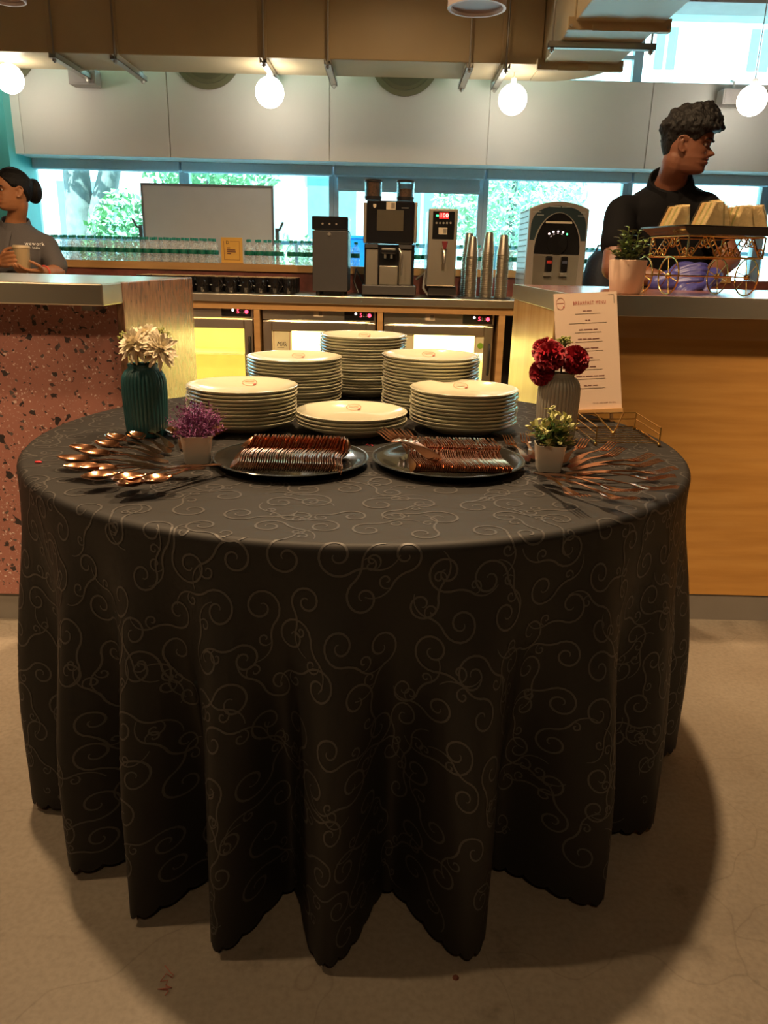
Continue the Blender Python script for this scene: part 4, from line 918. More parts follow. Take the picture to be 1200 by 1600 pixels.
for ix in range(-18, 19):
    for iy in range(-20, 21):
        x = (ix + 0.5 * (iy % 2)) * G + rnd.uniform(-0.016, 0.016); y = iy * G * 0.87 + rnd.uniform(-0.016, 0.016)
        rr = math.hypot(x, y)
        if rr > TR + DROP or (rr > TR + 0.05 and y > 0.75): continue
        sg_ = 1 if (ix + iy) % 2 else -1; a0 = rnd.uniform(0, 2 * PI); r0 = rnd.uniform(0.026, 0.037)
        sp = spiral(x, y, r0, a0, rnd.uniform(1.15, 1.5), sg_)
        # tail sweeping away from the spiral's start as a counter-curve
        tx, ty = sp[0]; ta = a0 - sg_ * PI / 2; tail = []; cx_, cy_ = tx, ty; an = ta
        for i in range(14):
            tail.append((cx_, cy_)); cx_ += math.cos(an) * 0.0072; cy_ += math.sin(an) * 0.0072
            an += sg_ * (0.16 if i < 5 else -0.21)
        ribbon(mb, sp[::-1] + tail[1:], 0.0019)
        # small side curl off the tail
        bx_, by_ = tail[6]; an2 = ta + sg_ * 0.3; r2 = rnd.uniform(0.010, 0.016)
        s2 = spiral(bx_ + r2 * math.cos(an2 - sg_ * PI / 2), by_ + r2 * math.sin(an2 - sg_ * PI / 2), r2, an2 + sg_ * PI / 2, 1.1, -sg_, 14)
        ribbon(mb, s2, 0.0016)
mb.build('woven_scrolls', M['scroll'], cl, smooth=180, kind='stuff', label='satin scroll pattern woven into the black cloth')

# ------------------------------------------------------------------ plates
PR, PH, PS = 0.137, 0.028, 0.0088
plate0 = None
def stamp(parent):
    n = 40; mb = MB(); cy = 0.101
    for i in range(n):
        a0, a1 = 2 * PI * i / n, 2 * PI * (i + 1) / n
        def q(a, r): 
            y = cy + r * math.sin(a) * 0.95; x = r * math.cos(a) * 1.15; rr = math.hypot(x, y)
            z = 0.0102 + max(0, rr - 0.083) * 0.36 + 0.0012
            return (x, y, z)
        mb.add([q(a0, 0.0155), q(a1, 0.0155), q(a1, 0.0168), q(a0, 0.0168)], [(0, 1, 2, 3)])
    s = mb.build('stamp_ring', M['stamp'], parent)
    mb = MB(); mb.add([(-0.012, cy - 0.001, 0.0188), (0.012, cy - 0.001, 0.0188), (0.012, cy + 0.002, 0.0199), (-0.012, cy + 0.002, 0.0199)], [(0, 1, 2, 3)]); mb.build('stamp_line', M['stamp'], s)
    mb = MB(); mb.add([(0.010, cy - 0.015, 0.0140), (0.017, cy - 0.013, 0.0148), (0.019, cy - 0.006, 0.0172), (0.012, cy - 0.009, 0.0160)], [(0, 1, 2, 3)]); mb.build('stamp_leaf', M['inkred'], s)
for (nm, x, y, n) in (('left', -0.361, 1.909, 10), ('front middle', -0.085, 1.881, 4), ('rear left', -0.268, 2.234, 14), ('tallest rear', -0.078, 2.472, 19), ('rear right', 0.122, 2.194, 16), ('right', 0.195, 1.944, 10)):
    for i in range(n):
        if plate0 is None:
            mb = MB().lathe([(0, 0.004), (0.072, 0.004), (0.074, 0.0), (0.079, 0.0), (0.082, 0.004), (0.112, 0.0135), (0.130, 0.0225), (PR - 0.0005, 0.0272), (PR, 0.0285), (PR - 0.002, 0.0293), (0.130, 0.0268), (0.112, 0.0195), (0.083, 0.0102), (0.06, 0.0088), (0, 0.0085)], 56)
            o = plate0 = mb.build('dinner_plate', M['plate'], smooth=50)
        else: o = share(plate0)
        if 'label' in o: del o['label']
        o.location = (x + random.uniform(-0.0022, 0.0022), y + random.uniform(-0.0022, 0.0022), TZ + 0.0016 + i * PS)
        tag(o, ('white plate, top of the %s stack' % nm) if i == n - 1 else 'white plate, %s from the top of the %s stack' % (nth(n - 1 - i), nm), 'plate', 'white plates stacked on the table')
        if i == n - 1: stamp(o)

# ------------------------------------------------------------------ cutlery
def strip_mesh(ys, width, zc, dish, thick, nv=7, mb=None):
    mb = mb or MB(); m_ = len(ys); top = []; bot = []
    for y in ys:
        w_ = width(y); d_ = dish(y)
        for k in range(nv):
            v = -1 + 2 * k / (nv - 1); z = zc(y) - d_ * (1 - v * v)
            top.append((v * w_ / 2, y, z)); bot.append((v * w_ / 2 * 0.97, y, z - thick))
    fs = []; N = m_ * nv
    for i in range(m_ - 1):
        for k in range(nv - 1):
            a = i * nv + k
            fs.append((a, a + 1, a + nv + 1, a + nv)); fs.append((N + a, N + a + nv, N + a + nv + 1, N + a + 1))
        a = i * nv; fs.append((a, a + nv, N + a + nv, N + a)); a = i * nv + nv - 1; fs.append((a, N + a, N + a + nv, a + nv))
    fs.append(tuple(range(nv)) + tuple(N + nv - 1 - k for k in range(nv)))
    a = (m_ - 1) * nv; fs.append(tuple(a + nv - 1 - k for k in range(nv)) + tuple(N + a + k for k in range(nv)))
    return mb.add(top + bot, fs)
def hw(y):   # handle width
    if y < 0.012: return 0.0195 * math.sqrt(max(0.02, 1 - ((0.012 - y) / 0.012) ** 2))
    return lerp(0.0195, 0.0062, sm(0.010, 0.085, y))
def spoon_mesh():
    def width(y):
        if y < 0.132: return hw(y)
        u = (y - 0.132) / 0.066
        return max(0.0055, 0.0425 * (max(0.0, math.sin(PI * min(1, max(0, u)) ** 0.86)) ** 0.62)) if u < 0.995 else 0.008
    def zc(y): return 0.004 + 0.012 * math.sin(PI * min(1, y / 0.14)) * (0.4 + 0.6 * y / 0.14) if y < 0.14 else 0.0125 + 0.0015 * (y - 0.14) / 0.06
    def zc2(y): return lerp(zc(min(y, 0.1399)), 0.0125, sm(0.11, 0.145, y)) if y < 0.145 else 0.0125 + 0.02 * (y - 0.145)
    def dish(y):
        if y < 0.128: return 0.0
        u = (y - 0.128) / 0.072; return 0.0105 * max(0, math.sin(PI * min(1, u)) ** 0.7)
    ys = [0, 0.003, 0.008, 0.014, 0.03, 0.05, 0.07, 0.09, 0.108, 0.12, 0.128, 0.132, 0.135, 0.139, 0.145, 0.153, 0.162, 0.171, 0.18, 0.187, 0.192, 0.1955, 0.198]
    return strip_mesh(ys, width, zc2, dish, 0.0016)
def fork_mesh():
    def width(y):
        if y < 0.120: return hw(y)
        return lerp(0.0065, 0.0245, sm(0.120, 0.152, y))
    def zc(y):
        if y < 0.12: return 0.004 + 0.008 * math.sin(PI * y / 0.15)
        return 0.004 + 0.008 * math.sin(PI * 0.8) - 0.004 * math.sin(PI * min(1, (y - 0.12) / 0.075)) + 0.006 * sm(0.15, 0.206, y) + 0.0015
    ys = [0, 0.003, 0.008, 0.014, 0.03, 0.05, 0.07, 0.09, 0.108, 0.12, 0.128, 0.136, 0.144, 0.152, 0.158]
    mb = strip_mesh(ys, width, zc, lambda y: 0.002 * sm(0.13, 0.15, y), 0.0016, 5)
    for k in range(4):
        x = (-0.00975 + 0.0065 * k); n = 7; vs = []; fs = []
        for i in range(n):
            u = i / (n - 1); y = lerp(0.156, 0.206, u); w_ = lerp(0.0036, 0.0018, u); z = zc(y) - 0.0006
            vs += [(x - w_ / 2, y, z), (x + w_ / 2, y, z), (x + w_ / 2, y, z - 0.0015), (x - w_ / 2, y, z - 0.0015)]
        for i in range(n - 1):
            for j in range(4): fs.append((i * 4 + j, i * 4 + (j + 1) % 4, i * 4 + 4 + (j + 1) % 4, i * 4 + 4 + j))
        fs += [(3, 2, 1, 0), tuple((n - 1) * 4 + j for j in range(4))]
        mb.add(vs, fs)
    return mb
spoon0 = spoon_mesh().build('spoon', M['copper'], smooth=50); fork0 = fork_mesh().build('fork', M['copper'], smooth=40)
us = [False, False]
def piece(kind):
    src = (spoon0, fork0)[kind]
    if not us[kind]: us[kind] = True; return src
    c = src.copy(); COL.objects.link(c); return c
def lay(kind, tip, end, z, tilt, roll, label, group):
    o = piece(kind); L = (0.198, 0.206)[kind]
    A = atz(*end, z); B = atz(*tip, z + 0.008); d = (B - A); d.z = 0
    ang = math.atan2(d.y, d.x) - PI / 2
    mid = lerp(A, B, 0.62); mid.z = 0
    dn = d.normalized(); base = mid - dn * (L * 0.62)
    o.rotation_mode = 'XYZ'
    o.matrix_world = Matrix.Translation((base.x, base.y, z)) @ Matrix.Rotation(ang, 4, 'Z') @ Matrix.Rotation(tilt, 4, 'X') @ Matrix.Rotation(roll, 4, 'Y')
    tag(o, label, ('spoon', 'fork')[kind], group)
def c5(x, y): return (60 + x * 0.26667, 640 + y * 0.26667)
SP = [((1082, 95), (930, 300)), ((770, 92), (890, 290)), ((608, 88), (850, 285)), ((492, 128), (850, 292)), ((338, 140), (835, 298)), ((282, 186), (830, 310)),
      ((132, 218), (740, 318)), ((205, 250), (830, 325)), ((70, 288), (755, 345)), ((140, 345), (800, 352)), ((300, 352), (795, 366)), ((255, 410), (860, 345)), ((490, 415), (895, 352)), ((525, 440), (890, 372)), ((660, 425), (1000, 350))]
for i, (tp, en) in enumerate(SP):
    lay(0, c5(*tp), c5(*en), TZ + 0.003 + 0.0011 * i, R_(0.5), 0, 'rose gold spoon in the fan, %s anticlockwise from the one behind the purple pot' % nth(i), 'fanned spoons')
def c8(x, y): return (780 + x * 0.26667, 600 + y * 0.26667)
FK = [((25, 305), (195, 492)), ((140, 295), (210, 480)), ((408, 308), (335, 470)), ((512, 338), (350, 482)), ((700, 350), (362, 492)), ((752, 388), (350, 515)), ((955, 425), (362, 520)), ((940, 470), (430, 512)),
      ((1080, 515), (378, 545)), ((985, 560), (455, 540)), ((1018, 628), (430, 566)), ((780, 642), (318, 552)), ((755, 690), (340, 580)), ((472, 668), (255, 556))]
for i, (tp, en) in enumerate(FK):
    lay(1, c8(*tp), c8(*en), TZ + 0.003 + 0.0011 * i, R_(0.5), 0, 'rose gold fork in the fan, %s clockwise from the one beside the fork tray' % nth(i), 'fanned forks')
# trays with piles
def tray(x, y, label):
    t = thing('serving_tray', label, 'tray', (x, y, TZ + 0.0012), group='black trays of cutlery')
    MB().lathe([(0, 0.003), (0.10, 0.003), (0.104, 0.0), (0.112, 0.0), (0.135, 0.007), (0.158, 0.014), (0.160, 0.0165), (0.157, 0.0175), (0.132, 0.0115), (0.112, 0.006), (0, 0.0058)], 72).build('plate', pm('black_glazed_tray', (0.012, 0.014, 0.015), 0.13, coat=0.5), t, smooth=45)
    MB().lathe([(0.1595, 0.0155), (0.1612, 0.0167), (0.1598, 0.0182), (0.1572, 0.0176)], 72).build('rim', pm('worn_dark_rim', (0.10, 0.115, 0.115), 0.18, metal=0.6), t, smooth=60)
    return t
T1 = (-0.195, 1.553); T2 = (0.132, 1.575)
tray(*T1, 'black round tray holding the pile of spoons'); tray(*T2, 'black round tray holding the pile of forks')
zt0 = TZ + 0.0085
n = 46
for i in range(n):
    o = piece(0); u = i / (n - 1)
    x = T1[0] - 0.098 + 0.212 * u; y = T1[1] - 0.112 + random.uniform(-0.0012, 0.0012)
    rl_ = R_(-58 + random.uniform(-2, 2))
    if i == 0: rl_ = R_(-34)
    if i > n - 5: rl_ = R_(-66 - 3 * (i - n + 5)); y -= 0.004 * (i - n + 5)
    o.matrix_world = Matrix.Translation((x, y, zt0 + 0.010)) @ Matrix.Rotation(R_(-3 + random.uniform(-0.7, 0.7)), 4, 'Z') @ Matrix.Rotation(R_(3.0), 4, 'X') @ Matrix.Rotation(rl_, 4, 'Y')
    tag(o, 'rose gold spoon, %s from the left in the pile on the left tray' % nth(i), 'spoon', 'spoons piled on the tray')
tag(o, 'rightmost rose gold spoon at the end of the pile on the left tray', 'spoon', 'spoons piled on the tray')
n = 50
for i in range(n):
    o = piece(1); u = i / (n - 1)
    x = T2[0] - 0.088 + 0.205 * u; y = T2[1] - 0.118 + random.uniform(-0.0015, 0.0015)
    rz_ = R_(2 + random.uniform(-0.8, 0.8)); zz = zt0 + 0.010; rl_ = R_(-58 + random.uniform(-2, 2))
    if i < 4: rz_ = R_(30 - 4 * i); rl_ = R_(-22); zz = zt0 + 0.024 + 0.002 * (3 - i); x += 0.05; y += 0.012
    o.matrix_world = Matrix.Translation((x, y, zz)) @ Matrix.Rotation(rz_, 4, 'Z') @ Matrix.Rotation(R_(2.0), 4, 'X') @ Matrix.Rotation(rl_, 4, 'Y')
    tag(o, ('rose gold fork slanting left, %s of four loose on top of the fork pile' % nth(i)) if i < 4 else 'rose gold fork, %s from the left in the nested pile on the right tray' % nth(i - 4), 'fork', 'forks piled on the tray')

# ------------------------------------------------------------------ vases and flowers
def vase(x, y, r, h, mat, label, neck=0.66):
    v = thing('ribbed_vase', label, 'vase', (x, y, TZ + 0.0015), group='ribbed vases')
    pr = [(0, 0), (r * 0.86, 0), (r * 0.90, 0.004), (r * 0.95, h * 0.2), (r * 1.0, h * 0.6), (r * 0.985, h * 0.78), (r * 0.93, h * 0.85), (r * 0.80, h * 0.915), (r * neck, h * 0.945), (r * neck * 0.98, h * 0.96), (r * neck, h * 0.995), (r * neck * 0.97, h), (r * neck * 0.86, h * 0.995), (r * neck * 0.85, h * 0.93), (r * 0.8, h * 0.8), (r * 0.8, h * 0.1), (0, h * 0.08)]
    def rib(a, z):
        k = sm(0.0, 0.05 * h, z) * (1 - sm(0.92 * h, 0.945 * h, z)); return 1 - 0.055 * k * (abs(math.cos(a * 17)) ** 0.6 * -1 + 1)
    MB().lathe(pr, 204, rib=rib).build('body', mat, v, smooth=70)
    MB().lathe([(r * neck * 1.0, h * 0.985), (r * neck * 1.02, h), (r * neck * 0.97, h * 1.012), (r * neck * 0.9, h * 1.005), (r * neck * 0.88, h * 0.985)], 48).build('rim', mat, v, smooth=60)
    return v
v1 = atz(229, 684, TZ); v2 = atz(870, 692, TZ)
h1 = at(221, 573, v1.y).z - TZ; h2 = at(870, 586, v2.y).z - TZ
vase(v1.x - 0.006, v1.y + 0.03, 0.052, h1, pm('matte_teal_glaze', (0.012, 0.088, 0.10), 0.55, var=0.05), 'tall ribbed teal vase behind the fanned spoons')
vase(v2.x + 0.0, v2.y + 0.03, 0.051, h2, pm('grey_glaze', (0.36, 0.34, 0.28), 0.28, var=0.05), 'ribbed pale grey vase behind the fanned forks')
def petal(mb, base, dirv, up, ln, wd, curl, cup=0.25, n=4):
    d = Vector(dirv).normalized(); u = Vector(up); u = (u - d * u.dot(d)).normalized(); s = d.cross(u); L = []
    for i in range(n + 1):
        t = i / n; w_ = wd * math.sin(PI * (0.12 + 0.80 * t)) ** 0.8
        c = Vector(base) + d * (ln * t) + u * (curl * ln * t * t)
        L += [c - s * w_ / 2 + u * (w_ * cup), c, c + s * w_ / 2 + u * (w_ * cup)]
    mb.add(L, [f_ for i in range(n) for f_ in ((3*i, 3*i+1, 3*i+4, 3*i+3), (3*i+1, 3*i+2, 3*i+5, 3*i+4))])
M['petalw'] = pm('cream_petal', (0.74, 0.66, 0.48), 0.6, var=0.12, sss=0.0)
M['petalr'] = pm('crimson_petal', (0.34, 0.010, 0.022), 0.55, var=0.35, scale=60)
M['stemg'] = pm('green_stem', (0.10, 0.13, 0.03), 0.5)
M['sprig'] = pm('yellow_green_sprig', (0.34, 0.36, 0.10), 0.6, var=0.3)
def frame_from(n):
    n = Vector(n).normalized(); a = n.orthogonal().normalized(); return n, a, n.cross(a)
def bloom_white(mb, c, n, R, rnd):
    n, a, b = frame_from(n)
    for ring, (k, el, ln) in enumerate(((14, -25, 1.0), (14, 0, 0.98), (13, 22, 0.86), (11, 45, 0.66), (8, 66, 0.45))):
        for i in range(k):
            th = 2 * PI * (i + 0.5 * (ring % 2)) / k + rnd.uniform(-0.12, 0.12); e = R_(el + rnd.uniform(-8, 8))
            h = a * math.cos(th) + b * math.sin(th); d = h * math.cos(e) + n * math.sin(e)
            petal(mb, Vector(c) + n * (0.003 * ring) + h * 0.003, d, n, R * ln * rnd.uniform(0.9, 1.08), R * 0.30, rnd.uniform(-0.15, 0.15))
def bloom_red(mb, c, n, R, rnd):
    n, a, b = frame_from(n)
    for ring, (k, el, ln) in enumerate(((9, -22, 1.0), (9, 5, 1.0), (8, 30, 0.95), (7, 55, 0.9), (5, 76, 0.8))):
        for i in range(k):
            th = 2 * PI * (i + 0.5 * (ring % 2)) / k + rnd.uniform(-0.2, 0.2); e = R_(el + rnd.uniform(-10, 10))
            h = a * math.cos(th) + b * math.sin(th); d = h * math.cos(e) + n * math.sin(e); u = (n - d * n.dot(d)).normalized(); s = d.cross(u); L = []; base = Vector(c) + h * 0.002
            for r_ in range(4):
                t = r_ / 3
                for q in range(7):
                    v = -1 + q / 3; ruf = (0.16 * math.sin(q * 2.6 + i) * t * t)
                    L.append(base + d * (R * ln * t * (1 - 0.12 * v * v)) + s * (v * R * 0.42 * (0.25 + 0.75 * t)) + u * (R * (ruf - 0.08 * t * t)))
            mb.add(L, [(r_*7+q, r_*7+q+1, r_*7+q+8, r_*7+q+7) for r_ in range(3) for q in range(6)])
def flower(name, label, fn, c, n, R, foot, mat, seed):
    t = thing(name, label, 'flower', tuple(c), wc=True)
    mb = MB(); fn(mb, c, n, R, random.Random(seed)); mb.build('petals', mat, t, smooth=180, kind='stuff')
    m2 = lerp(Vector(foot), Vector(c), 0.55)
    MB().tube([foot, m2, Vector(c) - Vector(n).normalized() * 0.002], 0.0032, 8).build('stem', M['stemg'], t, smooth=60)
    MB().lathe([(0, -0.010), (0.006, -0.008), (0.009, 0.0), (0, 0.002)], 12, M=Matrix.Translation(c) @ Vector((0, 0, 1)).rotation_difference(Vector(n)).to_matrix().to_4x4()).build('calyx', M['stemg'], t, smooth=60)
def sprig(name, label, c, foot, R, n, seed, mat):
    rnd = random.Random(seed); t = thing(name, label, 'flower', tuple(c), wc=True); mb = MB(); m3 = MB()
    for i in range(n):
        d = Vector((rnd.uniform(-1, 1), rnd.uniform(-1, 1), rnd.uniform(0.0, 1.2))).normalized(); e = Vector(c) + d * R * rnd.uniform(0.6, 1.0)
        mb.tube([Vector(c) - Vector((0, 0, R * 0.6)), lerp(Vector(c), e, 0.4), e], 0.0008, 4, caps=False)
        m3.sphere(e, 0.0026 * rnd.uniform(0.7, 1.3), 6, 4)
    m3.build('buds', mat, t, kind='stuff'); mb.build('twigs', M['stemg'], t, kind='stuff')
    MB().tube([foot, Vector(c) - Vector((0, 0, R * 0.55))], 0.0022, 6).build('stem', M['stemg'], t)
y1 = v1.y + 0.03; y2 = v2.y + 0.03
f1_ = Vector((v1.x - 0.006, y1, TZ + h1 * 0.75)); f2_ = Vector((v2.x, y2, TZ + h2 * 0.75))
flower('white_chrysanthemum', 'cream chrysanthemum leaning left in the teal vase', bloom_white, at(213, 540, y1 - 0.03), (-0.45, -0.55, 0.7), 0.043, f1_ + Vector((-0.012, 0, 0)), M['petalw'], 1)
flower('white_chrysanthemum', 'cream chrysanthemum leaning right in the teal vase', bloom_white, at(247, 546, y1 - 0.02), (0.6, -0.5, 0.5), 0.045, f1_ + Vector((0.012, -0.004, 0)), M['petalw'], 2)
flower('white_chrysanthemum', 'upright cream chrysanthemum at the back of the teal vase', bloom_white, at(229, 532, y1 + 0.01), (0.05, -0.35, 0.95), 0.044, f1_ + Vector((0.0, 0.01, 0)), M['petalw'], 3)
sprig('filler_sprig', 'yellow green filler sprig at the left of the teal vase', at(196, 530, y1), f1_ + Vector((-0.015, 0.008, 0)), 0.018, 26, 4, M['sprig'])
sprig('filler_sprig', 'small dry filler sprig at the right of the teal vase', at(252, 524, y1 + 0.02), f1_ + Vector((0.01, 0.012, 0)), 0.018, 22, 5, M['sprig'])
flower('red_carnation', 'large crimson carnation in the centre of the grey vase', bloom_red, at(860, 556, y2 - 0.03), (-0.25, -0.6, 0.75), 0.036, f2_ + Vector((-0.006, -0.01, 0)), M['petalr'], 6)
flower('red_carnation', 'crimson carnation leaning right out of the grey vase', bloom_red, at(899, 562, y2 - 0.02), (0.45, -0.65, 0.5), 0.034, f2_ + Vector((0.014, 0, 0)), M['petalr'], 7)
flower('red_carnation', 'drooping crimson carnation low at the left of the grey vase', bloom_red, at(846, 582, y2 - 0.015), (-0.7, -0.5, 0.2), 0.030, f2_ + Vector((-0.014, 0.0, 0)), M['petalr'], 8)
flower('red_carnation', 'crimson carnation at the back left of the grey vase', bloom_red, at(850, 545, y2 + 0.02), (-0.5, -0.1, 0.85), 0.030, f2_ + Vector((-0.008, 0.012, 0)), M['petalr'], 9)
sprig('filler_sprig', 'yellow green filler sprig on top of the red carnations', at(880, 540, y2), f2_ + Vector((0.004, 0.01, 0)), 0.024, 40, 10, M['sprig'])

# ------------------------------------------------------------------ small potted plants
def sq_pot(x, y, w, h, rz, label, mat):
    p = thing('square_plant_pot', label, 'plant pot', (x, y, TZ + 0.0015), rz, 'small white square pots')
    n = 24; mb = MB(); vs = []
    def ring(k, z): 
        L = []
        for i in range(n):
            a = 2 * PI * i / n + PI / 4 * 0; c, s = math.cos(a), math.sin(a); e = 0.28
            L.append((k * w / 2 * math.copysign(abs(c) ** e, c), k * w / 2 * math.copysign(abs(s) ** e, s), z))
        return L
    rs = [ring(0.74, 0), ring(0.78, 0.002), ring(0.98, h * 0.97), ring(1.0, h), ring(0.93, h), ring(0.90, h * 0.88)]
    for r_ in rs: vs += r_
    fs = [tuple(range(n))[::-1]] + [(k*n+i, k*n+(i+1)%n, (k+1)*n+(i+1)%n, (k+1)*n+i) for k in range(5) for i in range(n)] 
    mb.add(vs, fs); mb.build('pot', mat, p, smooth=35)
    MB().add(ring(0.9, h * 0.88), [tuple(range(n))]).build('soil', pm('brown_soil', (0.05, 0.03, 0.02), 0.9, bump=0.5), p)
    return p
M['potw'] = pm('white_melamine', (0.66, 0.62, 0.54), 0.35, var=0.02)
p1 = atz(309, 722, TZ); p2 = atz(856, 735, TZ)
s1 = sq_pot(p1.x, p1.y, 0.066, 0.058, R_(14), 'small white square pot of purple flowers beside the spoons', M['potw'])
s2 = sq_pot(p2.x, p2.y, 0.062, 0.056, R_(-3), 'small white square pot of variegated leaves beside the forks', M['potw'])
rnd = random.Random(21)
mb = MB(); m2 = MB()
for i in range(150):
    th = rnd.uniform(0, 2 * PI); el = math.acos(rnd.uniform(0.1, 1)); r = 0.076 * rnd.uniform(0.5, 1.05)
    e = Vector((r * math.sin(el) * math.cos(th) * 0.85, r * math.sin(el) * math.sin(th) * 0.85, 0.052 + r * math.cos(el) * 1.05))
    b = Vector((0.012 * math.cos(th), 0.012 * math.sin(th), 0.048)); mid = lerp(b, e, 0.55) + Vector((rnd.uniform(-.008, .008), rnd.uniform(-.008, .008), 0.006))
    m2.tube([b, mid, e], 0.0007, 4, caps=False)
    for k in range(9):
        q = lerp(mid, e, rnd.uniform(0.1, 1)) + Vector((rnd.uniform(-.006, .006), rnd.uniform(-.006, .006), rnd.uniform(-.005, .006))); d = Vector((rnd.uniform(-1, 1), rnd.uniform(-1, 1), rnd.uniform(-0.4, 1)))
        petal(mb, q, d, (0, 0, 1) if abs(d.x) > 0.1 else (0, 1, 0.3), 0.0065, 0.0028, 0.2, n=2)
mb.build('purple_florets', pm('purple_floret', (0.22, 0.045, 0.19), 0.6, var=0.45, scale=120), s1, kind='stuff'); m2.build('twigs', pm('mauve_twig', (0.20, 0.06, 0.14), 0.6), s1, kind='stuff')
mb = MB(); m2 = MB(); m3 = MB()
for i in range(46):
    th = rnd.uniform(0, 2 * PI); el = math.acos(rnd.uniform(0.15, 1)); r = 0.085 * rnd.uniform(0.5, 1.05)
    e = Vector((r * math.sin(el) * math.cos(th) * 0.72, r * math.sin(el) * math.sin(th) * 0.72, 0.05 + r * math.cos(el) * 1.02)); b = Vector((0.010 * math.cos(th), 0.010 * math.sin(th), 0.046))
    m2.tube([b, lerp(b, e, 0.5) + Vector((0, 0, 0.008)), e], 0.0008, 4, caps=False)
    for k in range(7):
        t = rnd.uniform(0.25, 1.0); q = lerp(b, e, t) + Vector((0, 0, 0.008 * (1 - t))); d = Vector((rnd.uniform(-1, 1), rnd.uniform(-1, 1), rnd.uniform(-0.1, 1)))
        petal(mb if (t > 0.62 or rnd.random() < 0.25) else m3, q, d, (0.1, 0.2, 1), 0.016, 0.010, -0.1, 0.15, 3)
mb.build('pale_leaves', pm('cream_green_leaf', (0.55, 0.56, 0.24), 0.5, var=0.25, scale=60), s2, kind='stuff'); m3.build('green_leaves', pm('mid_green_leaf', (0.10, 0.22, 0.06), 0.5, var=0.35, scale=60), s2, kind='stuff'); m2.build('twigs', M['stemg'], s2, kind='stuff')

# ------------------------------------------------------------------ menu on its easel
TL, TRt, BR, BL = at(866, 456, 2.185), at(957, 459, 2.195), at(978, 634, 2.105), at(873, 646, 2.095)
cen = (TL + TRt + BR + BL) / 4
right = ((TRt - TL) + (BR - BL)).normalized(); up = ((TL - BL) + (TRt - BR)); up = (up - right * up.dot(right)).normalized(); nrm = right.cross(up)
mw = ((TRt - TL).length + (BR - BL).length) / 2; mh = ((TL - BL).length + (TRt - BR).length) / 2
mn = thing('breakfast_menu', 'printed breakfast menu card on a small wooden easel', 'menu', (cen.x, cen.y, TZ), wc=True)
MM = frame_mtx(cen, right, up)
MB().box(-mw / 2, mw / 2, -mh / 2, mh / 2, -0.004, 0.0, MM).build('menu_card', M['paper'], mn)
MB().box(-mw / 2, mw / 2, -mh / 2 - 0.012, -mh / 2, -0.008, 0.010, MM).build('easel_ledge', M['woodtrim'], mn, bevel=0.001)
MB().box(-mw * 0.46, mw * 0.46, -mh / 2 + 0.03, mh / 2 - 0.02, -0.008, -0.004, MM).build('easel_back', M['woodtrim'], mn)
bz = Vector((0, 0, 0))
for sx_ in (-0.33, 0.33):
    a = MM @ Vector((mw * sx_, -mh / 2 - 0.008, -0.003)); d = (a - MM @ Vector((mw * sx_ * 0.9, 0, -0.003))).normalized(); b = a + d * ((a.z - TZ - 0.002) / -d.z)
    q = MB(); q.tube([a, b], 0.0055, 4); q.build('easel_leg', M['woodtrim'], mn)
a = MM @ Vector((0, 0.05, -0.008)); MB().tube([a, (a.x + 0.01, a.y + 0.003, lerp(a.z, TZ, 0.5)), (a.x + 0.01, 2.20, TZ + 0.012)], 0.004, 4).build('rear_strut', M['woodtrim'], mn)
def mline(v, half, mat, th=0.0012, u=0.0):
    MB().box(u - half, u + half, v - th / 2, v + th / 2, 0.0002, 0.0005, MM).build('text_line', mat, mn)
top = mh / 2
def T(body, u, v, size, mat=None, align='CENTER', sx=1.0, track=1.0):
    return txt(body, size, mat or M['ink'], mn, MM @ Matrix.Translation((u, v, 0.0004)), ext=0.0001, align=align, sx=sx, track=track)
T('BREAKFAST MENU', mw * 0.06, top - mh * 0.088, 0.0140, M['inkred'], sx=0.62, track=1.35)
# the dish names are too small to read in the photograph: each word is a short inked dash of its length
items = [(3, 5), (2, 2), (4, 9, 4), (4, 4, 4, 7), (4, 5, 8), (7,), (5, 6), (6, 2, 7, 4, 6), (3, 4, 5)]
for i, wl in enumerate(items):
    v = top - mh * (0.155 + 0.0795 * i); cwid = 0.0027; tot = (sum(wl) + len(wl) - 1) * cwid; u = mw * 0.02 - tot / 2
    for n_ in wl:
        MB().box(u, u + n_ * cwid, v - 0.0011, v + 0.0011, 0.0002, 0.0005, MM).build('text_line', M['ink'], mn); u += (n_ + 1) * cwid
    mline(v - 0.0075, mw * (0.20, 0.30, 0.21, 0.22, 0.22, 0.16, 0.2, 0.24, 0.22)[i], M['stickerg'], 0.0009, mw * 0.02)
T('YOUR DIETARY GUIDE', mw * 0.22, -top + mh * 0.055, 0.0058, sx=0.8, track=1.4)
mb = MB(); mb.tube([MM @ Vector((-mw * 0.40 + mw * 0.065 * math.cos(2*PI*i/24), top - mh * 0.085 + mh * 0.05 * math.sin(2*PI*i/24), 0.0004)) for i in range(24)], 0.0004, 4, closed=True); mb.build('logo_ring', M['inkred'], mn)
mline(top - mh * 0.082, mw * 0.055, M['inkred'], 0.001, -mw * 0.40); MB().box(-mw * 0.36, -mw * 0.34, top - mh * 0.125, top - mh * 0.108, 0.0002, 0.0005, MM).build('logo_leaf', M['inkred'], mn)
MB().box(mw * 0.36, mw * 0.45, top - mh * 0.026, top - mh * 0.0225, 0.0002, 0.0005, MM).build('corner_line', M['stickerg'], mn); MB().box(mw * 0.445, mw * 0.455, top - mh * 0.10, top - mh * 0.026, 0.0002, 0.0005, MM).build('corner_line', M['stickerg'], mn)

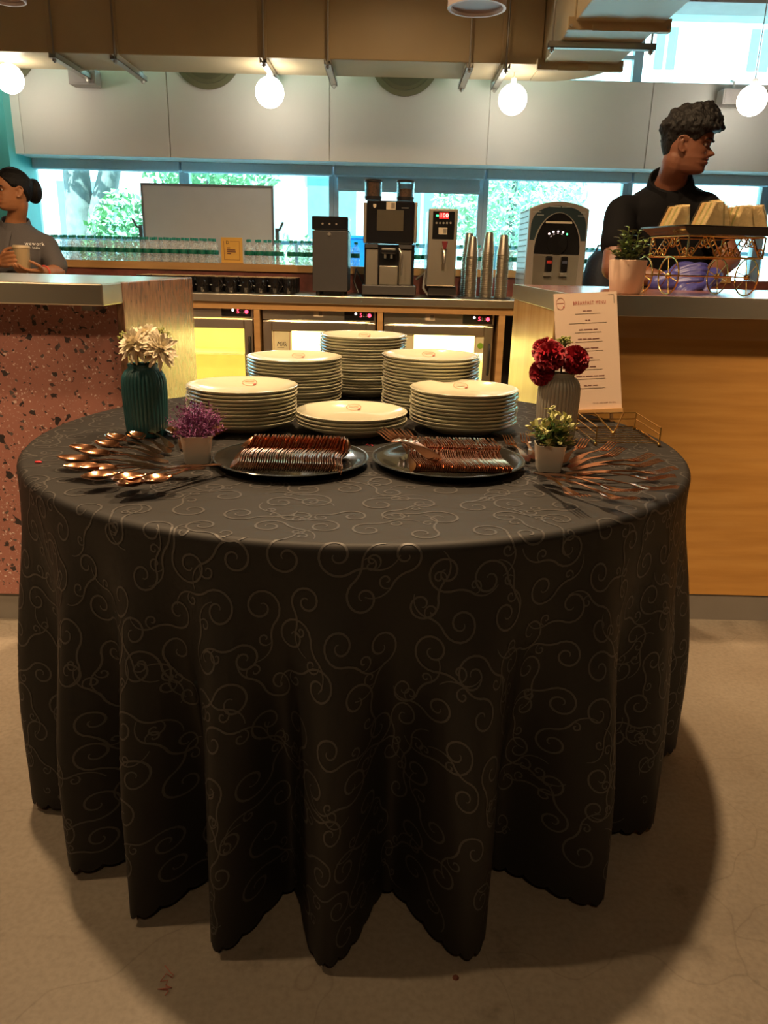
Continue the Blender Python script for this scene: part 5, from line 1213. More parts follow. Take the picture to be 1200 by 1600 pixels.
# ------------------------------------------------------------------ gold wire napkin holder
FL, FR, BKL, BKR = atz(930, 697, TZ), atz(1029, 698, TZ), atz(900.5, 673, TZ), atz(991, 672, TZ)
nh = thing('napkin_holder', 'empty gold wire napkin holder beside the menu easel', 'napkin holder', tuple((FL + FR + BKL + BKR) / 4), wc=True)
z0, z1, z2 = TZ + 0.009, TZ + 0.030, TZ + 0.046
def Zv(p, z): return Vector((p.x, p.y, z))
wr = 0.0016
def wire(nm, pts, r=wr): MB().tube(pts, r, 6).build(nm, M['gold'], nh, smooth=60)
wire('base_frame', [Zv(FL, z0), Zv(FR, z0), Zv(BKR, z0), Zv(BKL, z0), Zv(FL, z0)])
for k in range(1, 9): wire('base_wire', [Zv(lerp(FL, BKL, k / 9), z0), Zv(lerp(FR, BKR, k / 9), z0)], 0.0011)
for A, B in ((FL, BKL), (FR, BKR)):
    for z in (z1, z2): wire('side_wire', [Zv(A, z), Zv(B, z)])
for z in (z1, z2): wire('rear_wire', [Zv(BKL, z), Zv(BKR, z)])
for P_ in (FL, FR, BKL, BKR):
    wire('corner_post', [Zv(P_, z0), Zv(P_, z2)])
    MB().sphere(Zv(P_, TZ + 0.005), 0.0045, 12, 8).build('ball_foot', M['gold'], nh, smooth=180)
m1, m2_ = lerp(BKL, BKR, 0.28), lerp(BKL, BKR, 0.78)
fm = lerp(lerp(FL, FR, 0.42), lerp(BKL, BKR, 0.42), 0.42)
wire('press_arm', [Zv(m1, z2), Zv(lerp(m1, fm, 0.8), TZ + 0.022), Zv(fm, TZ + 0.016), Zv(lerp(m2_, fm, 0.7), TZ + 0.022), Zv(m2_, z2)], 0.0021)
MB().sphere(Zv(fm, TZ + 0.016), 0.005, 12, 8).build('press_knob', M['gold'], nh, smooth=180)

# ------------------------------------------------------------------ crumbs
p = atz(60, 723.5, TZ); o = MB().lathe([(0, 0), (0.006, 0.0005), (0.005, 0.003), (0, 0.004)], 10, M=Matrix.Diagonal((1.3, 0.7, 1, 1))).build('fallen_petal', pm('bright_red_petal', (0.55, 0.01, 0.02), 0.5), smooth=60)
o.location = (p.x, p.y, TZ + 0.001); tag(o, 'single bright red petal at the left edge of the table', 'petal')
p = atz(577, 697, TZ); mb = MB(); mb.tube([(-0.008, 0, 0.0016), (-0.004, 0.006, 0.003), (0, -0.003, 0.0016), (0.004, 0.005, 0.003), (0.009, -0.002, 0.0016), (0.006, -0.006, 0.0016)], 0.0011, 5)
o = mb.build('red_thread', pm('red_thread', (0.42, 0.03, 0.05), 0.6), smooth=60); o.location = (p.x, p.y, TZ + 0.0003); tag(o, 'curl of red thread between the two cutlery trays', 'thread')
p = atz(267, 1542, 0); mb = MB(); rnd = random.Random(5)
mb.tube([(-0.008 + rnd.uniform(-.012, .012), 0.004 * i - 0.02 + rnd.uniform(-.006, .006), 0.0012 + 0.003 * (i % 2)) for i in range(14)], 0.0009, 5)
o = mb.build('string_scrap', pm('pink_string', (0.40, 0.13, 0.09), 0.6), smooth=60); o.location = (p.x, p.y, 0.0003); tag(o, 'tangled scrap of pink string on the concrete floor', 'string')
p = atz(712, 1528, 0); o = MB().lathe([(0, 0), (0.006, 0.0005), (0.004, 0.003), (0, 0.004)], 8).build('crumb', pm('red_crumb', (0.12, 0.035, 0.02), 0.7)); o.location = (p.x, p.y, 0.0002); tag(o, 'small reddish crumb on the floor near the cloth hem', 'crumb')

# ------------------------------------------------------------------ plant and sandwich cart on the plywood counter
Y0 = 2.34
b = at(979, 459, Y0); rr = (at(1008, 430, Y0).x - at(950, 430, Y0).x) / 2; hh_ = at(979, 407, Y0).z - BZ
pp = thing('potted_plant', 'leafy green plant in a cream pot on the plywood counter', 'potted plant', (b.x, Y0 + 0.02, BZ + 0.001))
MB().lathe([(0, 0), (rr * 0.78, 0), (rr * 0.82, 0.004), (rr * 0.94, hh_ * 0.5), (rr, hh_), (rr * 0.96, hh_ * 1.005), (rr * 0.9, hh_ * 0.9), (0, hh_ * 0.9)], 40).build('pot', pm('cream_pot', (0.68, 0.50, 0.38), 0.6, var=0.04), pp, smooth=40)
rnd = random.Random(31); mb = MB(); m2 = MB()
for i in range(24):
    th = rnd.uniform(0, 2 * PI); r = rnd.uniform(0.02, 0.062); top_ = Vector((r * math.cos(th), r * math.sin(th), hh_ + rnd.uniform(0.02, 0.115) * (1 - r / 0.12)))
    b_ = Vector((0.012 * math.cos(th), 0.012 * math.sin(th), hh_ * 0.9)); m2.tube([b_, lerp(b_, top_, 0.5), top_], 0.0015, 5)
    for k in range(9):
        q = lerp(b_, top_, 0.3 + 0.7 * k / 8); d = Vector((math.cos(k * 2.4 + th), math.sin(k * 2.4 + th), rnd.uniform(0.0, 0.8)))
        petal(mb, q, d, (0, 0, 1), rnd.uniform(0.016, 0.024), 0.013, -0.2, 0.12, 3)
mb.build('leaves', pm('succulent_leaf', (0.10, 0.15, 0.035), 0.42, var=0.4, scale=40), pp, smooth=180, kind='stuff'); m2.build('stems', M['stemg'], pp, kind='stuff')
ang = R_(7); d1 = Vector((math.cos(ang), math.sin(ang), 0)); d2 = Vector((-math.sin(ang) - 0.10, math.cos(ang), 0)).normalized()
P0 = at(1073, 400, 2.32); P0.z = 0; Lc, Wc = 0.232, 0.20
ct = thing('wire_cart', 'gold scrollwork wire cart on spoked wheels carrying a black tray', 'serving cart', (P0.x, P0.y, BZ), wc=True)
zA = at(1073, 401, 2.32).z; zB = at(1073, 368, 2.32).z; rwh = (at(1053, 402, 2.34).z - BZ - 0.001) / 2
def C(u, v, z): q = P0 + d1 * u + d2 * v; return Vector((q.x, q.y, z))
def cw(nm, pts, r=0.0026, par=None, closed=False): return MB().tube(pts, r, 6, closed=closed).build(nm, M['gold'], par or ct, smooth=60)
for z in (zA, zB):
    cw('frame_rail', [C(0, 0, z), C(Lc, 0, z)]); cw('frame_rail', [C(0, Wc, z), C(Lc, Wc, z)]); cw('frame_rail', [C(0, 0, z), C(0, Wc, z)]); cw('frame_rail', [C(Lc, 0, z), C(Lc, Wc, z)])
for u in (0, Lc):
    for v in (0, Wc): cw('corner_post', [C(u, v, zA), C(u, v, zB)])
hS = zB - zA
def scroll_row(fn, length, n, par):
    for k in range(n):
        c_ = length * (k + 0.5) / n; w_ = length / n * 0.5; s_ = 1 if k % 2 else -1; pts = []
        for i in range(15): a_ = 2 * PI * 1.25 * (1 - i / 14); rr_ = hS * 0.05 + hS * 0.20 * (i / 14); pts.append((c_ - w_ * 0.55 + rr_ * math.cos(a_ + PI / 2), 0.72 * hS + rr_ * math.sin(a_ + PI / 2)))
        for i in range(15): a_ = 2 * PI * 1.25 * (i / 14); rr_ = hS * 0.05 + hS * 0.20 * (1 - i / 14); pts.append((c_ + w_ * 0.55 + rr_ * math.cos(a_ - PI / 2), 0.28 * hS + rr_ * math.sin(a_ - PI / 2)))
        if s_ < 0: pts = [(2 * c_ - p_[0], p_[1]) for p_ in pts]
        cw('scroll', [fn(p_[0], zA + p_[1]) for p_ in pts], 0.0020)
scroll_row(lambda u, z: C(u, 0, z), Lc, 4, ct); scroll_row(lambda u, z: C(u, Wc, z), Lc, 4, ct); scroll_row(lambda v, z: C(0, v, z), Wc, 3, ct); scroll_row(lambda v, z: C(Lc, v, z), Wc, 3, ct)
zw = BZ + 0.0025 + rwh
for v in (0.03, Wc - 0.03):
    cw('axle', [C(-0.03, v, zw), C(Lc - 0.02, v, zw)], 0.0022)
    for u in (-0.03, Lc - 0.02):
        wh = cw('wheel', [C(u, v, zw) + d2 * (rwh * math.cos(2*PI*i/32)) + Vector((0, 0, rwh * math.sin(2*PI*i/32))) for i in range(32)], 0.0024, closed=True)
        for k in range(6): a_ = 2 * PI * k / 6 + 0.3; cw('spoke', [C(u, v, zw), C(u, v, zw) + d2 * (rwh * math.cos(a_)) + Vector((0, 0, rwh * math.sin(a_)))], 0.0015, wh)
        MB().sphere(C(u, v, zw), 0.009, 12, 8).build('hub', M['gold'], wh, smooth=180)
        cw('fork_strut', [C(u, v, zw + rwh), C(u + (0.03 if u < 0 else 0.0), v, zA)], 0.002)
zt_ = zB + 0.004
tr = thing('black_tray', 'glossy black rectangular tray lying on the wire cart', 'tray', tuple(C(Lc / 2, Wc / 2, zt_)), wc=True)
def trring(g, z): return [C(-g, -g * 0.4, z), C(Lc + 0.02 + g, -g * 0.4, z), C(Lc + 0.02 + g, Wc + g, z), C(-g, Wc + g, z)]
mb = MB(); L = trring(0.004, zt_) + trring(0.022, zt_ + 0.020) + trring(0.026, zt_ + 0.022) + trring(0.020, zt_ + 0.022) + trring(0.003, zt_ + 0.004)
mb.add(L, [(3, 2, 1, 0)] + [(k*4+i, k*4+(i+1)%4, k*4+4+(i+1)%4, k*4+4+i) for k in range(4) for i in range(4)] + [(16, 17, 18, 19)]); mb.build('pan', M['blackgloss'], tr, bevel=0.003)
mb = MB(); mb.tube([q + Vector((0, 0, 0.0)) for q in trring(0.0245, zt_ + 0.0225)], 0.0022, 6, closed=True); mb.build('beaded_rim', M['blackgloss'], tr, smooth=60)
M['bread'] = pm('sandwich_bread', (0.66, 0.42, 0.17), 0.8, var=0.14, scale=60, bump=0.3, bscale=200)
M['crumb'] = pm('bread_crumb', (0.72, 0.52, 0.26), 0.8, var=0.1, scale=90, bump=0.3, bscale=200)
M['fill'] = pm('sandwich_filling', (0.40, 0.36, 0.12), 0.6, var=0.4, scale=80)
for i, (u0, wb0, hgt, skew, dep) in enumerate(((-0.012, 0.064, 0.078, 0.012, 0.09), (0.045, 0.072, 0.088, 0.012, 0.02), (0.098, 0.056, 0.080, -0.006, 0.04), (0.144, 0.072, 0.079, 0.0, 0.025), (0.196, 0.072, 0.080, -0.014, 0.03))):
    base = C(u0, dep, zt_ + 0.0065)
    s_ = thing('sandwich_box', 'clear wedge box with a cut sandwich, %s from the left on the tray' % nth(i), 'sandwich', tuple(base), group='boxed sandwiches', wc=True)
    def wedge(k, d0, d1_, mb):
        def q(x, z, y): r_ = base + d1 * (x + wb0 / 2) + d2 * y; return Vector((r_.x, r_.y, base.z + z))
        hb, ht = wb0 / 2 * k, wb0 * 0.17 * k; z0_, z1_ = 0.001 + (1 - k) * 0.01, hgt * (0.5 + 0.5 * k)
        L = [q(-hb, z0_, d0), q(hb, z0_, d0), q(ht + skew, z1_, d0), q(-ht + skew, z1_, d0), q(-hb, z0_, d1_), q(hb, z0_, d1_), q(ht + skew, z1_, d1_), q(-ht + skew, z1_, d1_)]
        return mb.add(L, [(0,1,2,3),(7,6,5,4),(4,5,1,0),(5,6,2,1),(6,7,3,2),(7,4,0,3)])
    wedge(0.93, 0.003, 0.022, MB()).build('bread_slice', M['crumb'], s_, bevel=0.003); wedge(0.86, 0.022, 0.030, MB()).build('filling', M['fill'], s_); wedge(0.93, 0.030, 0.049, MB()).build('bread_slice', M['crumb'], s_, bevel=0.003)
    wedge(0.86, 0.049, 0.057, MB()).build('filling', M['fill'], s_); wedge(0.93, 0.057, 0.076, MB()).build('bread_slice', M['bread'], s_, bevel=0.003)
    wedge(1.0, 0.0, 0.080, MB()).build('plastic_case', M['clear'], s_)
# ------------------------------------------------------------------ people
def interp(tab, z):
    if z <= tab[0][0]: return tab[0][1]
    for (a, b), (c, d) in zip(tab[:-1], tab[1:]):
        if z <= c:
            t = (z - a) / (c - a); t = t * t * (3 - 2 * t) * 0.5 + t * 0.5; return lerp(b, d, t)
    return tab[-1][1]
XFR = [(0, .060), (.008, .074), (.016, .080), (.030, .0765), (.041, .0855), (.047, .083), (.050, .080), (.054, .084), (.060, .0855), (.069, .081), (.09, .079), (.104, .079), (.112, .083), (.122, .0885), (.14, .089), (.165, .083), (.19, .064), (.21, .038), (.225, .002)]
XBK = [(0, .012), (.02, -.02), (.045, -.062), (.07, -.086), (.1, -.098), (.14, -.104), (.17, -.097), (.2, -.066), (.215, -.036), (.225, -.002)]
WID = [(0, .026), (.012, .040), (.03, .051), (.06, .061), (.1, .069), (.13, .073), (.16, .072), (.19, .057), (.21, .035), (.225, .002)]
def head_pt(phi, z, off=0.0):
    c, s = math.cos(phi), math.sin(phi); xf, xb, w_ = interp(XFR, z) + off, interp(XBK, z) - off, interp(WID, z) + off
    e = 0.86
    cc, s2 = math.copysign(abs(c) ** e, c), math.copysign(abs(s) ** e, s)
    x = cc * (xf if c > 0 else -xb); y = s2 * w_
    if c > 0 and off < 0.001:
        nz = 0.0
        if 0.062 < z < 0.108: nz = 0.027 * (sm(0.108, 0.074, z) if z > 0.074 else sm(0.0625, 0.072, z))
        x += nz * math.exp(-(y / 0.0105) ** 2)
        x += 0.010 * math.exp(-((abs(y) - 0.0135) / 0.006) ** 2 - ((z - 0.072) / 0.006) ** 2)
        x -= 0.011 * math.exp(-((abs(y) - 0.031) / 0.015) ** 2 - ((z - 0.1065) / 0.0095) ** 2)
        x += 0.004 * math.exp(-((abs(y) - 0.030) / 0.018) ** 2 - ((z - 0.122) / 0.006) ** 2)
        x += 0.004 * math.exp(-((abs(y) - 0.042) / 0.014) ** 2 - ((z - 0.085) / 0.012) ** 2)
        x -= 0.004 * math.exp(-((abs(y) - 0.026) / 0.006) ** 2 - ((z - 0.05) / 0.006) ** 2)
    return Vector((x, y, z))
def head_shell(HM, off_fn, zlo_fn, nphi=72, nz=26):
    mb = MB(); L = []
    for j in range(nphi):
        ph = 2 * PI * j / nphi; zl = zlo_fn(ph)
        for i in range(nz + 1):
            u = i / nz; z = lerp(zl, 0.2248, 1 - (1 - u) ** 1.6)
            o = off_fn(ph, z, u); p = head_pt(ph, z, max(o, 0.0011)); p.z += o * sm(0.17, 0.225, z); L.append(HM @ p)
    n = nz + 1; fs = [(j*n+i, ((j+1)%nphi)*n+i, ((j+1)%nphi)*n+i+1, j*n+i+1) for j in range(nphi) for i in range(nz)]
    fs.append(tuple(j * n + nz for j in range(nphi))); fs.append(tuple(j * n for j in range(nphi))[::-1])
    return mb.add(L, fs)
def cr(pts, k=6):
    P = [Vector(p) for p in pts]; out = []
    for i in range(len(P) - 1):
        p0, p1, p2, p3 = P[max(i-1, 0)], P[i], P[i+1], P[min(i+2, len(P)-1)]
        for j in range(k):
            t = j / k; out.append(0.5 * ((2*p1) + (p2-p0)*t + (2*p0-5*p1+4*p2-p3)*t*t + (3*p1-p0-3*p2+p3)*t**3))
    out.append(P[-1]); return out
def limb(mb, pts, radii, n=16, k=6):
    P = cr(pts, k); R = []
    for i in range(len(radii) - 1):
        for j in range(k): R.append(lerp(radii[i], radii[i+1], j / k))
    R.append(radii[-1]); mb.tube(P, R, n); mb.sphere(P[0], R[0] * 0.995, 14, 8); mb.sphere(P[-1], R[-1] * 0.995, 14, 8); return mb
def loft(mb, rings, n=28, k=4):
    # rings: (centre, half-width vector, half-depth vector)
    C_ = cr([r[0] for r in rings], k); A_ = cr([r[1] for r in rings], k); B_ = cr([r[2] for r in rings], k); L = []
    for c, a, b in zip(C_, A_, B_):
        for j in range(n):
            t = 2 * PI * j / n; ct_, st_ = math.cos(t), math.sin(t); L.append(c + a * math.copysign(abs(ct_) ** 0.85, ct_) + b * math.copysign(abs(st_) ** 0.85, st_))
    m_ = len(C_); mb.add(L, [(i*n+j, i*n+(j+1)%n, (i+1)*n+(j+1)%n, (i+1)*n+j) for i in range(m_-1) for j in range(n)] + [tuple(range(n))[::-1], tuple((m_-1)*n+j for j in range(n))]); return mb
def fuse(mb, name, mat, parent, voxel, smooth_it=4, keep=None):
    o = mb.build(name, mat, parent)
    r = o.modifiers.new('fuse', 'REMESH'); r.mode = 'VOXEL'; r.voxel_size = voxel
    if smooth_it: s = o.modifiers.new('soften', 'SMOOTH'); s.factor = 0.5; s.iterations = smooth_it
    dg = bpy.context.evaluated_depsgraph_get(); dg.update(); me = bpy.data.meshes.new_from_object(o.evaluated_get(dg)); o.modifiers.clear(); old = o.data; o.data = me; bpy.data.meshes.remove(old); me.name = name
    if not me.materials: me.materials.append(mat)
    me.polygons.foreach_set('use_smooth', [True] * len(me.polygons)); return o
def hand(mb, wrist, d, nrm, thumb, curl, r=1.0, spread=0.0, wr=0.024):
    """palm + five bent fingers; d = finger direction, nrm = back of the hand, thumb = side of the thumb."""
    w_ = Vector(wrist); d = Vector(d).normalized(); n = Vector(nrm); n = (n - d * n.dot(d)).normalized(); s = n.cross(d)
    if s.dot(Vector(thumb)) < 0: s = -s
    for k in range(4):
        y = 0.030 - 0.0195 * k; limb(mb, [w_ + s * (y * 0.5), w_ + d * 0.045 + s * (y * 0.85), w_ + d * 0.083 + s * y], [wr * 0.72 * r, 0.0135 * r, 0.0100 * r], 12, 4)
        L = (0.066, 0.075, 0.070, 0.055)[k]; p = w_ + d * 0.083 + s * y; an = 0.0; pts = [p]; q = p
        for seg, f in ((0.46, 0.7), (0.30, 1.1), (0.24, 0.9)):
            an += curl[k] * f; q = q + (d * math.cos(an) - n * math.sin(an) + s * (spread * (1.5 - k) * 0.1)) * (L * seg); pts.append(q)
        limb(mb, pts, [0.0096 * r, 0.0090 * r, 0.0082 * r, 0.0070 * r], 10, 3)
    b = w_ + d * 0.018 + s * 0.022; t1 = b + (d * 0.55 + s * 0.72 - n * 0.30) * 0.040; t2 = t1 + (d * 0.90 + s * 0.20 - n * 0.45) * 0.032; t3 = t2 + (d * 0.95 - s * 0.15 - n * 0.50) * 0.024
    limb(mb, [b, t1, t2, t3], [0.0155 * r, 0.0115 * r, 0.0098 * r, 0.0078 * r], 10, 3)
def surf(y, z, dx=0.0):
    best = None
    for i in range(181):
        ph = -PI / 2 + PI * i / 180; p = head_pt(ph, z)
        if best is None or abs(p.y - y) < abs(best.y - y): best = p
    return Vector((best.x + dx, y, z))
def face_parts(par, HM, skin_dark, lip, hair, s):
    for sy in (-1, 1):
        e = HM @ Vector((0.0645, sy * 0.031, 0.1066)); r = 0.0108 * s
        eye = MB().sphere(e, r, 18, 12).build('eye', M['eyewhite'], par, smooth=180)
        gz = (HM.to_3x3() @ Vector((1, 0.04 * sy, -0.02))).normalized()
        MB().sphere(e + gz * (r * 0.62), r * 0.52, 14, 8).build('iris', M['iris'], eye, smooth=180)
        pts = [HM @ surf(sy * y, z, dx) for (y, z, dx) in ((0.016, 0.1062, 0.002), (0.023, 0.1110, 0.0052), (0.031, 0.1126, 0.0060), (0.039, 0.1108, 0.0045), (0.0460, 0.1066, 0.0015))]
        MB().tube(cr(pts, 3), 0.0021 * s, 8).build('eyelid', skin_dark, par, smooth=180)
        pts = [HM @ surf(sy * y, z, dx) for (y, z, dx) in ((0.018, 0.1035, 0.002), (0.025, 0.1010, 0.0040), (0.032, 0.1005, 0.0045), (0.040, 0.1022, 0.0035), (0.0450, 0.1050, 0.0015))]
        MB().tube(cr(pts, 3), 0.0015 * s, 8).build('eyelid', skin_dark, par, smooth=180)
        pts = [HM @ surf(sy * y, z, 0.0008) for (y, z) in ((0.011, 0.1195), (0.021, 0.1235), (0.033, 0.1260), (0.044, 0.1245), (0.051, 0.1205))]
        MB().tube(cr(pts, 3), [0.0030 * s] * 9 + [0.0026 * s, 0.0021 * s, 0.0016 * s, 0.0011 * s], 8).build('eyebrow', hair, par, smooth=180)
    for z, h in ((0.0440, 0.0046), (0.0560, 0.0040)):
        lo = z < 0.05
        pts = [HM @ surf(y, z + dz, -0.0016) for (y, dz) in ((-0.024, 0.006 if lo else -0.0055), (-0.014, 0.0012), (0, -0.0005 if lo else 0.0), (0.014, 0.0012), (0.024, 0.006 if lo else -0.0055))]
        rr = [lerp(0.0012, h, math.sin(PI * i / 16) ** 0.6) * s for i in range(17)]
        MB().tube(cr(pts, 4), rr, 10).build('lip', lip, par, smooth=180)
def ears(mb, HM, s):
    for sy in (-1, 1):
        c = Vector((-0.004, sy * 0.070, 0.098))
        pts = [c + Vector((x, sy * y, z)) for (x, y, z) in ((0.010, 0.002, 0.012), (0.004, 0.009, 0.026), (-0.010, 0.014, 0.030), (-0.021, 0.016, 0.018), (-0.020, 0.014, 0.0), (-0.010, 0.009, -0.018), (0.002, 0.004, -0.027), (0.007, 0.001, -0.020))]
        mb.tube([HM @ p for p in cr(pts, 3)], 0.0046 * s, 8)
        mb.tube([HM @ (c + Vector((x, sy * y, z))) for (x, y, z) in ((0.006, -0.006, -0.018), (-0.006, 0.004, -0.006), (-0.010, 0.007, 0.010), (-0.002, 0.0, 0.022))], [0.007 * s, 0.0085 * s, 0.0085 * s, 0.006 * s], 8)
def head_solid(mb, HM):
    nphi, nz = 96, 88; L = []
    for j in range(nphi):
        for i in range(nz + 1): L.append(HM @ head_pt(2 * PI * j / nphi, 0.225 * i / nz))
    n = nz + 1
    mb.add(L, [(j*n+i, ((j+1)%nphi)*n+i, ((j+1)%nphi)*n+i+1, j*n+i+1) for j in range(nphi) for i in range(nz)] + [tuple(j*n for j in range(nphi))[::-1], tuple(j*n+nz for j in range(nphi))])
def head_mtx(chin, fwd, s, tilt=0.0, nod=0.0):
    """matrix of a head whose chin point (local x=.06, z=0) is at CHIN, facing FWD."""
    f = Vector((fwd[0], fwd[1], 0)).normalized(); u = Vector((0, 0, 1)); l = u.cross(f)
    R3 = Matrix((f, l, u)).transposed(); R3 = R3 @ Matrix.Rotation(nod, 3, 'Y') @ Matrix.Rotation(tilt, 3, 'X')
    m = (R3 * s).to_4x4(); m.translation = Vector(chin) - (R3 * s) @ Vector((0.06, 0, 0)); return m
M['eyewhite'] = pm('eye_white', (0.36, 0.32, 0.29), 0.3); M['iris'] = pm('dark_iris', (0.012, 0.007, 0.005), 0.15)
M['hairb'] = pm('black_hair', (0.003, 0.0026, 0.0026), 0.6, spec=0.25, var=0.5, scale=120, stretch=(1, 1, 0.15), bump=0.5, bscale=260)
M['skinm'] = pm('brown_skin', (0.12, 0.046, 0.024), 0.5, var=0.10, scale=30, sss=0.06); M['skinm2'] = pm('brown_lid', (0.12, 0.045, 0.024), 0.5); M['lipm'] = pm('brown_lip', (0.15, 0.05, 0.035), 0.45)  # eyelids take the plain skin tone
M['skinw'] = pm('warm_brown_skin', (0.32, 0.135, 0.058), 0.46, var=0.08, scale=30, sss=0.06); M['skinw2'] = pm('warm_brown_lid', (0.22, 0.085, 0.04), 0.5); M['lipw'] = pm('rose_lip', (0.34, 0.055, 0.055), 0.4)
M['polob'] = pm('black_polo_knit', (0.004, 0.004, 0.0046), 0.8, var=0.15, scale=300, spec=0.08, sheen=0.0, bump=0.2, bscale=500)
M['polog'] = pm('grey_polo_knit', (0.075, 0.068, 0.070), 0.78, var=0.10, scale=300, sheen=0.0, bump=0.2, bscale=500)
M['trous'] = pm('black_trousers', (0.015, 0.015, 0.017), 0.8); M['glove'] = pm('violet_nitrile', (0.035, 0.034, 0.17), 0.42, var=0.12, scale=40)
def collar(par, mat, HM, neck_c, up, fwd, rx, ry, h, name='collar'):
    """folded polo collar standing round the neck, open in front, and its two points."""
    u = Vector(up).normalized(); f = Vector(fwd); f = (f - u * f.dot(u)).normalized(); l = u.cross(f); mb = MB(); L = []; n = 40
    for j in range(n + 1):
        a = R_(16) + (2 * PI - R_(32)) * j / n; fr = (1 + math.cos(a)) / 2
        rad = f * math.cos(a) * ry + l * math.sin(a) * rx
        drop = 0.018 * fr; base = Vector(neck_c) + rad - u * drop - u * (0.03 * fr * fr)
        flare = rad.normalized()
        L += [base + u * h * 0.15 - flare * 0.004, base + u * h, base + u * (h * 1.02) + flare * 0.006, base - u * (h * 0.25 + 0.020 * fr) + flare * (0.022 + 0.004 * fr), base - u * (h * 0.28 + 0.020 * fr) + flare * 0.018]
    mb.add(L, [(j*5+i, (j+1)*5+i, (j+1)*5+i+1, j*5+i+1) for j in range(n) for i in range(4)]); return mb.build(name, mat, par, smooth=60)

# --- man behind the plywood counter
mp = thing('person', 'person in a black polo shirt and violet gloves leaning behind the plywood counter', 'person', tuple(Vector((1.10, 3.52, 0))), wc=True)
sM = 0.955; chin = at(1091, 273, 3.17); HMm = head_mtx(chin, (0.87, -0.49, 0), sM, nod=R_(4))
nb = HMm @ Vector((-0.030, 0, 0.045)); sl, sr = at(972, 331, 3.33), at(1100, 325, 3.27); nk = at(1047, 290, 3.30)
up_t = (nk - at(1040, 470, 3.50)).normalized(); acr = (sr - sl).normalized(); dep = acr.cross(up_t).normalized()
if dep.y > 0: dep = -dep                                    # dep points to the front of the chest
pel = at(1038, 560, 3.52); chest = lerp(nk, pel, 0.30); belly = lerp(nk, pel, 0.62)
el_l, wr_l = at(957, 420, 3.20), at(1042, 439, 3.03); el_r, wr_r = at(1140, 405, 3.20), at(1103, 436, 3.02)
wr_l.z = max(wr_l.z, BZ + 0.030); wr_r.z = max(wr_r.z, BZ + 0.032); el_l.z = max(el_l.z, BZ + 0.05)
def torso(mb, g):
    loft(mb, [(nk + up_t * 0.012, acr * (0.058 + g), dep * (0.055 + g)), (nk - up_t * 0.022, acr * (0.100 + g), dep * (0.075 + g)), (nk - up_t * 0.080, acr * (0.168 + g), dep * (0.098 + g)), (chest, acr * (0.178 + g), dep * (0.118 + g)), (belly, acr * (0.158 + g), dep * (0.112 + g)), (pel, acr * (0.160 + g), dep * (0.112 + g))])
mb = MB(); head_solid(mb, HMm); ears(mb, HMm, sM)
limb(mb, [HMm @ Vector((-0.025, 0, 0.075)), nb, lerp(nb, nk, 0.6), nk - up_t * 0.02], [0.056, 0.055, 0.056, 0.070], 20)
torso(mb, 0.0)
limb(mb, [sl, lerp(sl, el_l, 0.5), el_l], [0.058, 0.050, 0.042]); limb(mb, [el_l, lerp(el_l, wr_l, 0.4), wr_l], [0.043, 0.041, 0.028])
limb(mb, [sr, lerp(sr, el_r, 0.5), el_r], [0.058, 0.050, 0.042]); limb(mb, [el_r, lerp(el_r, wr_r, 0.4), wr_r], [0.043, 0.041, 0.028])
dl = (at(1092, 424, 2.98) - wr_l).normalized(); dr = (at(1062, 448, 2.96) - wr_r).normalized()
hl = (wr_l, dl, (0.0, -0.85, 0.5), (0, 0.3, 1), (0.35, 0.42, 0.5, 0.55)); hr = (wr_r, dr, (0.1, -0.5, 0.85), (0, -1, 0.2), (0.4, 0.45, 0.5, 0.55))
hand(mb, *hl); hand(mb, *hr)
fuse(mb, 'body', M['skinm'], mp, 0.0042, 3)
mb = MB(); hand(mb, *hl, r=1.16, wr=0.030); limb(mb, [wr_l - dl * 0.035, wr_l, wr_l + dl * 0.02], [0.036, 0.033, 0.030]); fuse(mb, 'glove', M['glove'], mp, 0.0034, 2)
mb = MB(); hand(mb, *hr, r=1.16, wr=0.030); limb(mb, [wr_r - dr * 0.035, wr_r, wr_r + dr * 0.02], [0.036, 0.033, 0.030]); fuse(mb, 'glove', M['glove'], mp, 0.0034, 2)
mb = MB(); torso(mb, 0.010)
limb(mb, [lerp(sl, nk, 0.35) - up_t * 0.03, sl, lerp(sl, el_l, 0.35), lerp(sl, el_l, 0.56)], [0.05, 0.063, 0.066, 0.066]); limb(mb, [lerp(sr, nk, 0.35) - up_t * 0.03, sr, lerp(sr, el_r, 0.35), lerp(sr, el_r, 0.56)], [0.05, 0.062, 0.065, 0.065])
shirt = fuse(mb, 'polo_shirt', M['polob'], mp, 0.007, 5)
collar(shirt, M['polob'], None, nk + up_t * 0.012, up_t, dep, 0.073, 0.074, 0.040)
pk = nk + dep * 0.118 - up_t * 0.07
pl = MB(); pl.tube([nk + dep * 0.088 - up_t * 0.035, pk, pk - up_t * 0.07 + dep * 0.012], 0.014, 6, flat=0.25, up=tuple(dep)); pl.build('placket', M['polob'], shirt, smooth=60)
for k in range(2): MB().sphere(nk + dep * (0.104 + 0.020 * k) - up_t * (0.05 + 0.045 * k), 0.0055, 10, 6).build('button', M['stickerg'], shirt, smooth=180)
mb = MB()
for s_ in (-1, 1): limb(mb, [pel + acr * 0.08 * s_, (pel.x + 0.09 * s_, 3.50, 0.48), (pel.x + 0.10 * s_, 3.55, 0.06)], [0.105, 0.07, 0.055])
loft(mb, [(pel + up_t * 0.05, acr * 0.172, dep * 0.125), (pel - up_t * 0.03, acr * 0.178, dep * 0.13), (pel - Vector((0, 0, 0.10)), acr * 0.172, dep * 0.12)]); fuse(mb, 'trousers', M['trous'], mp, 0.012, 4)
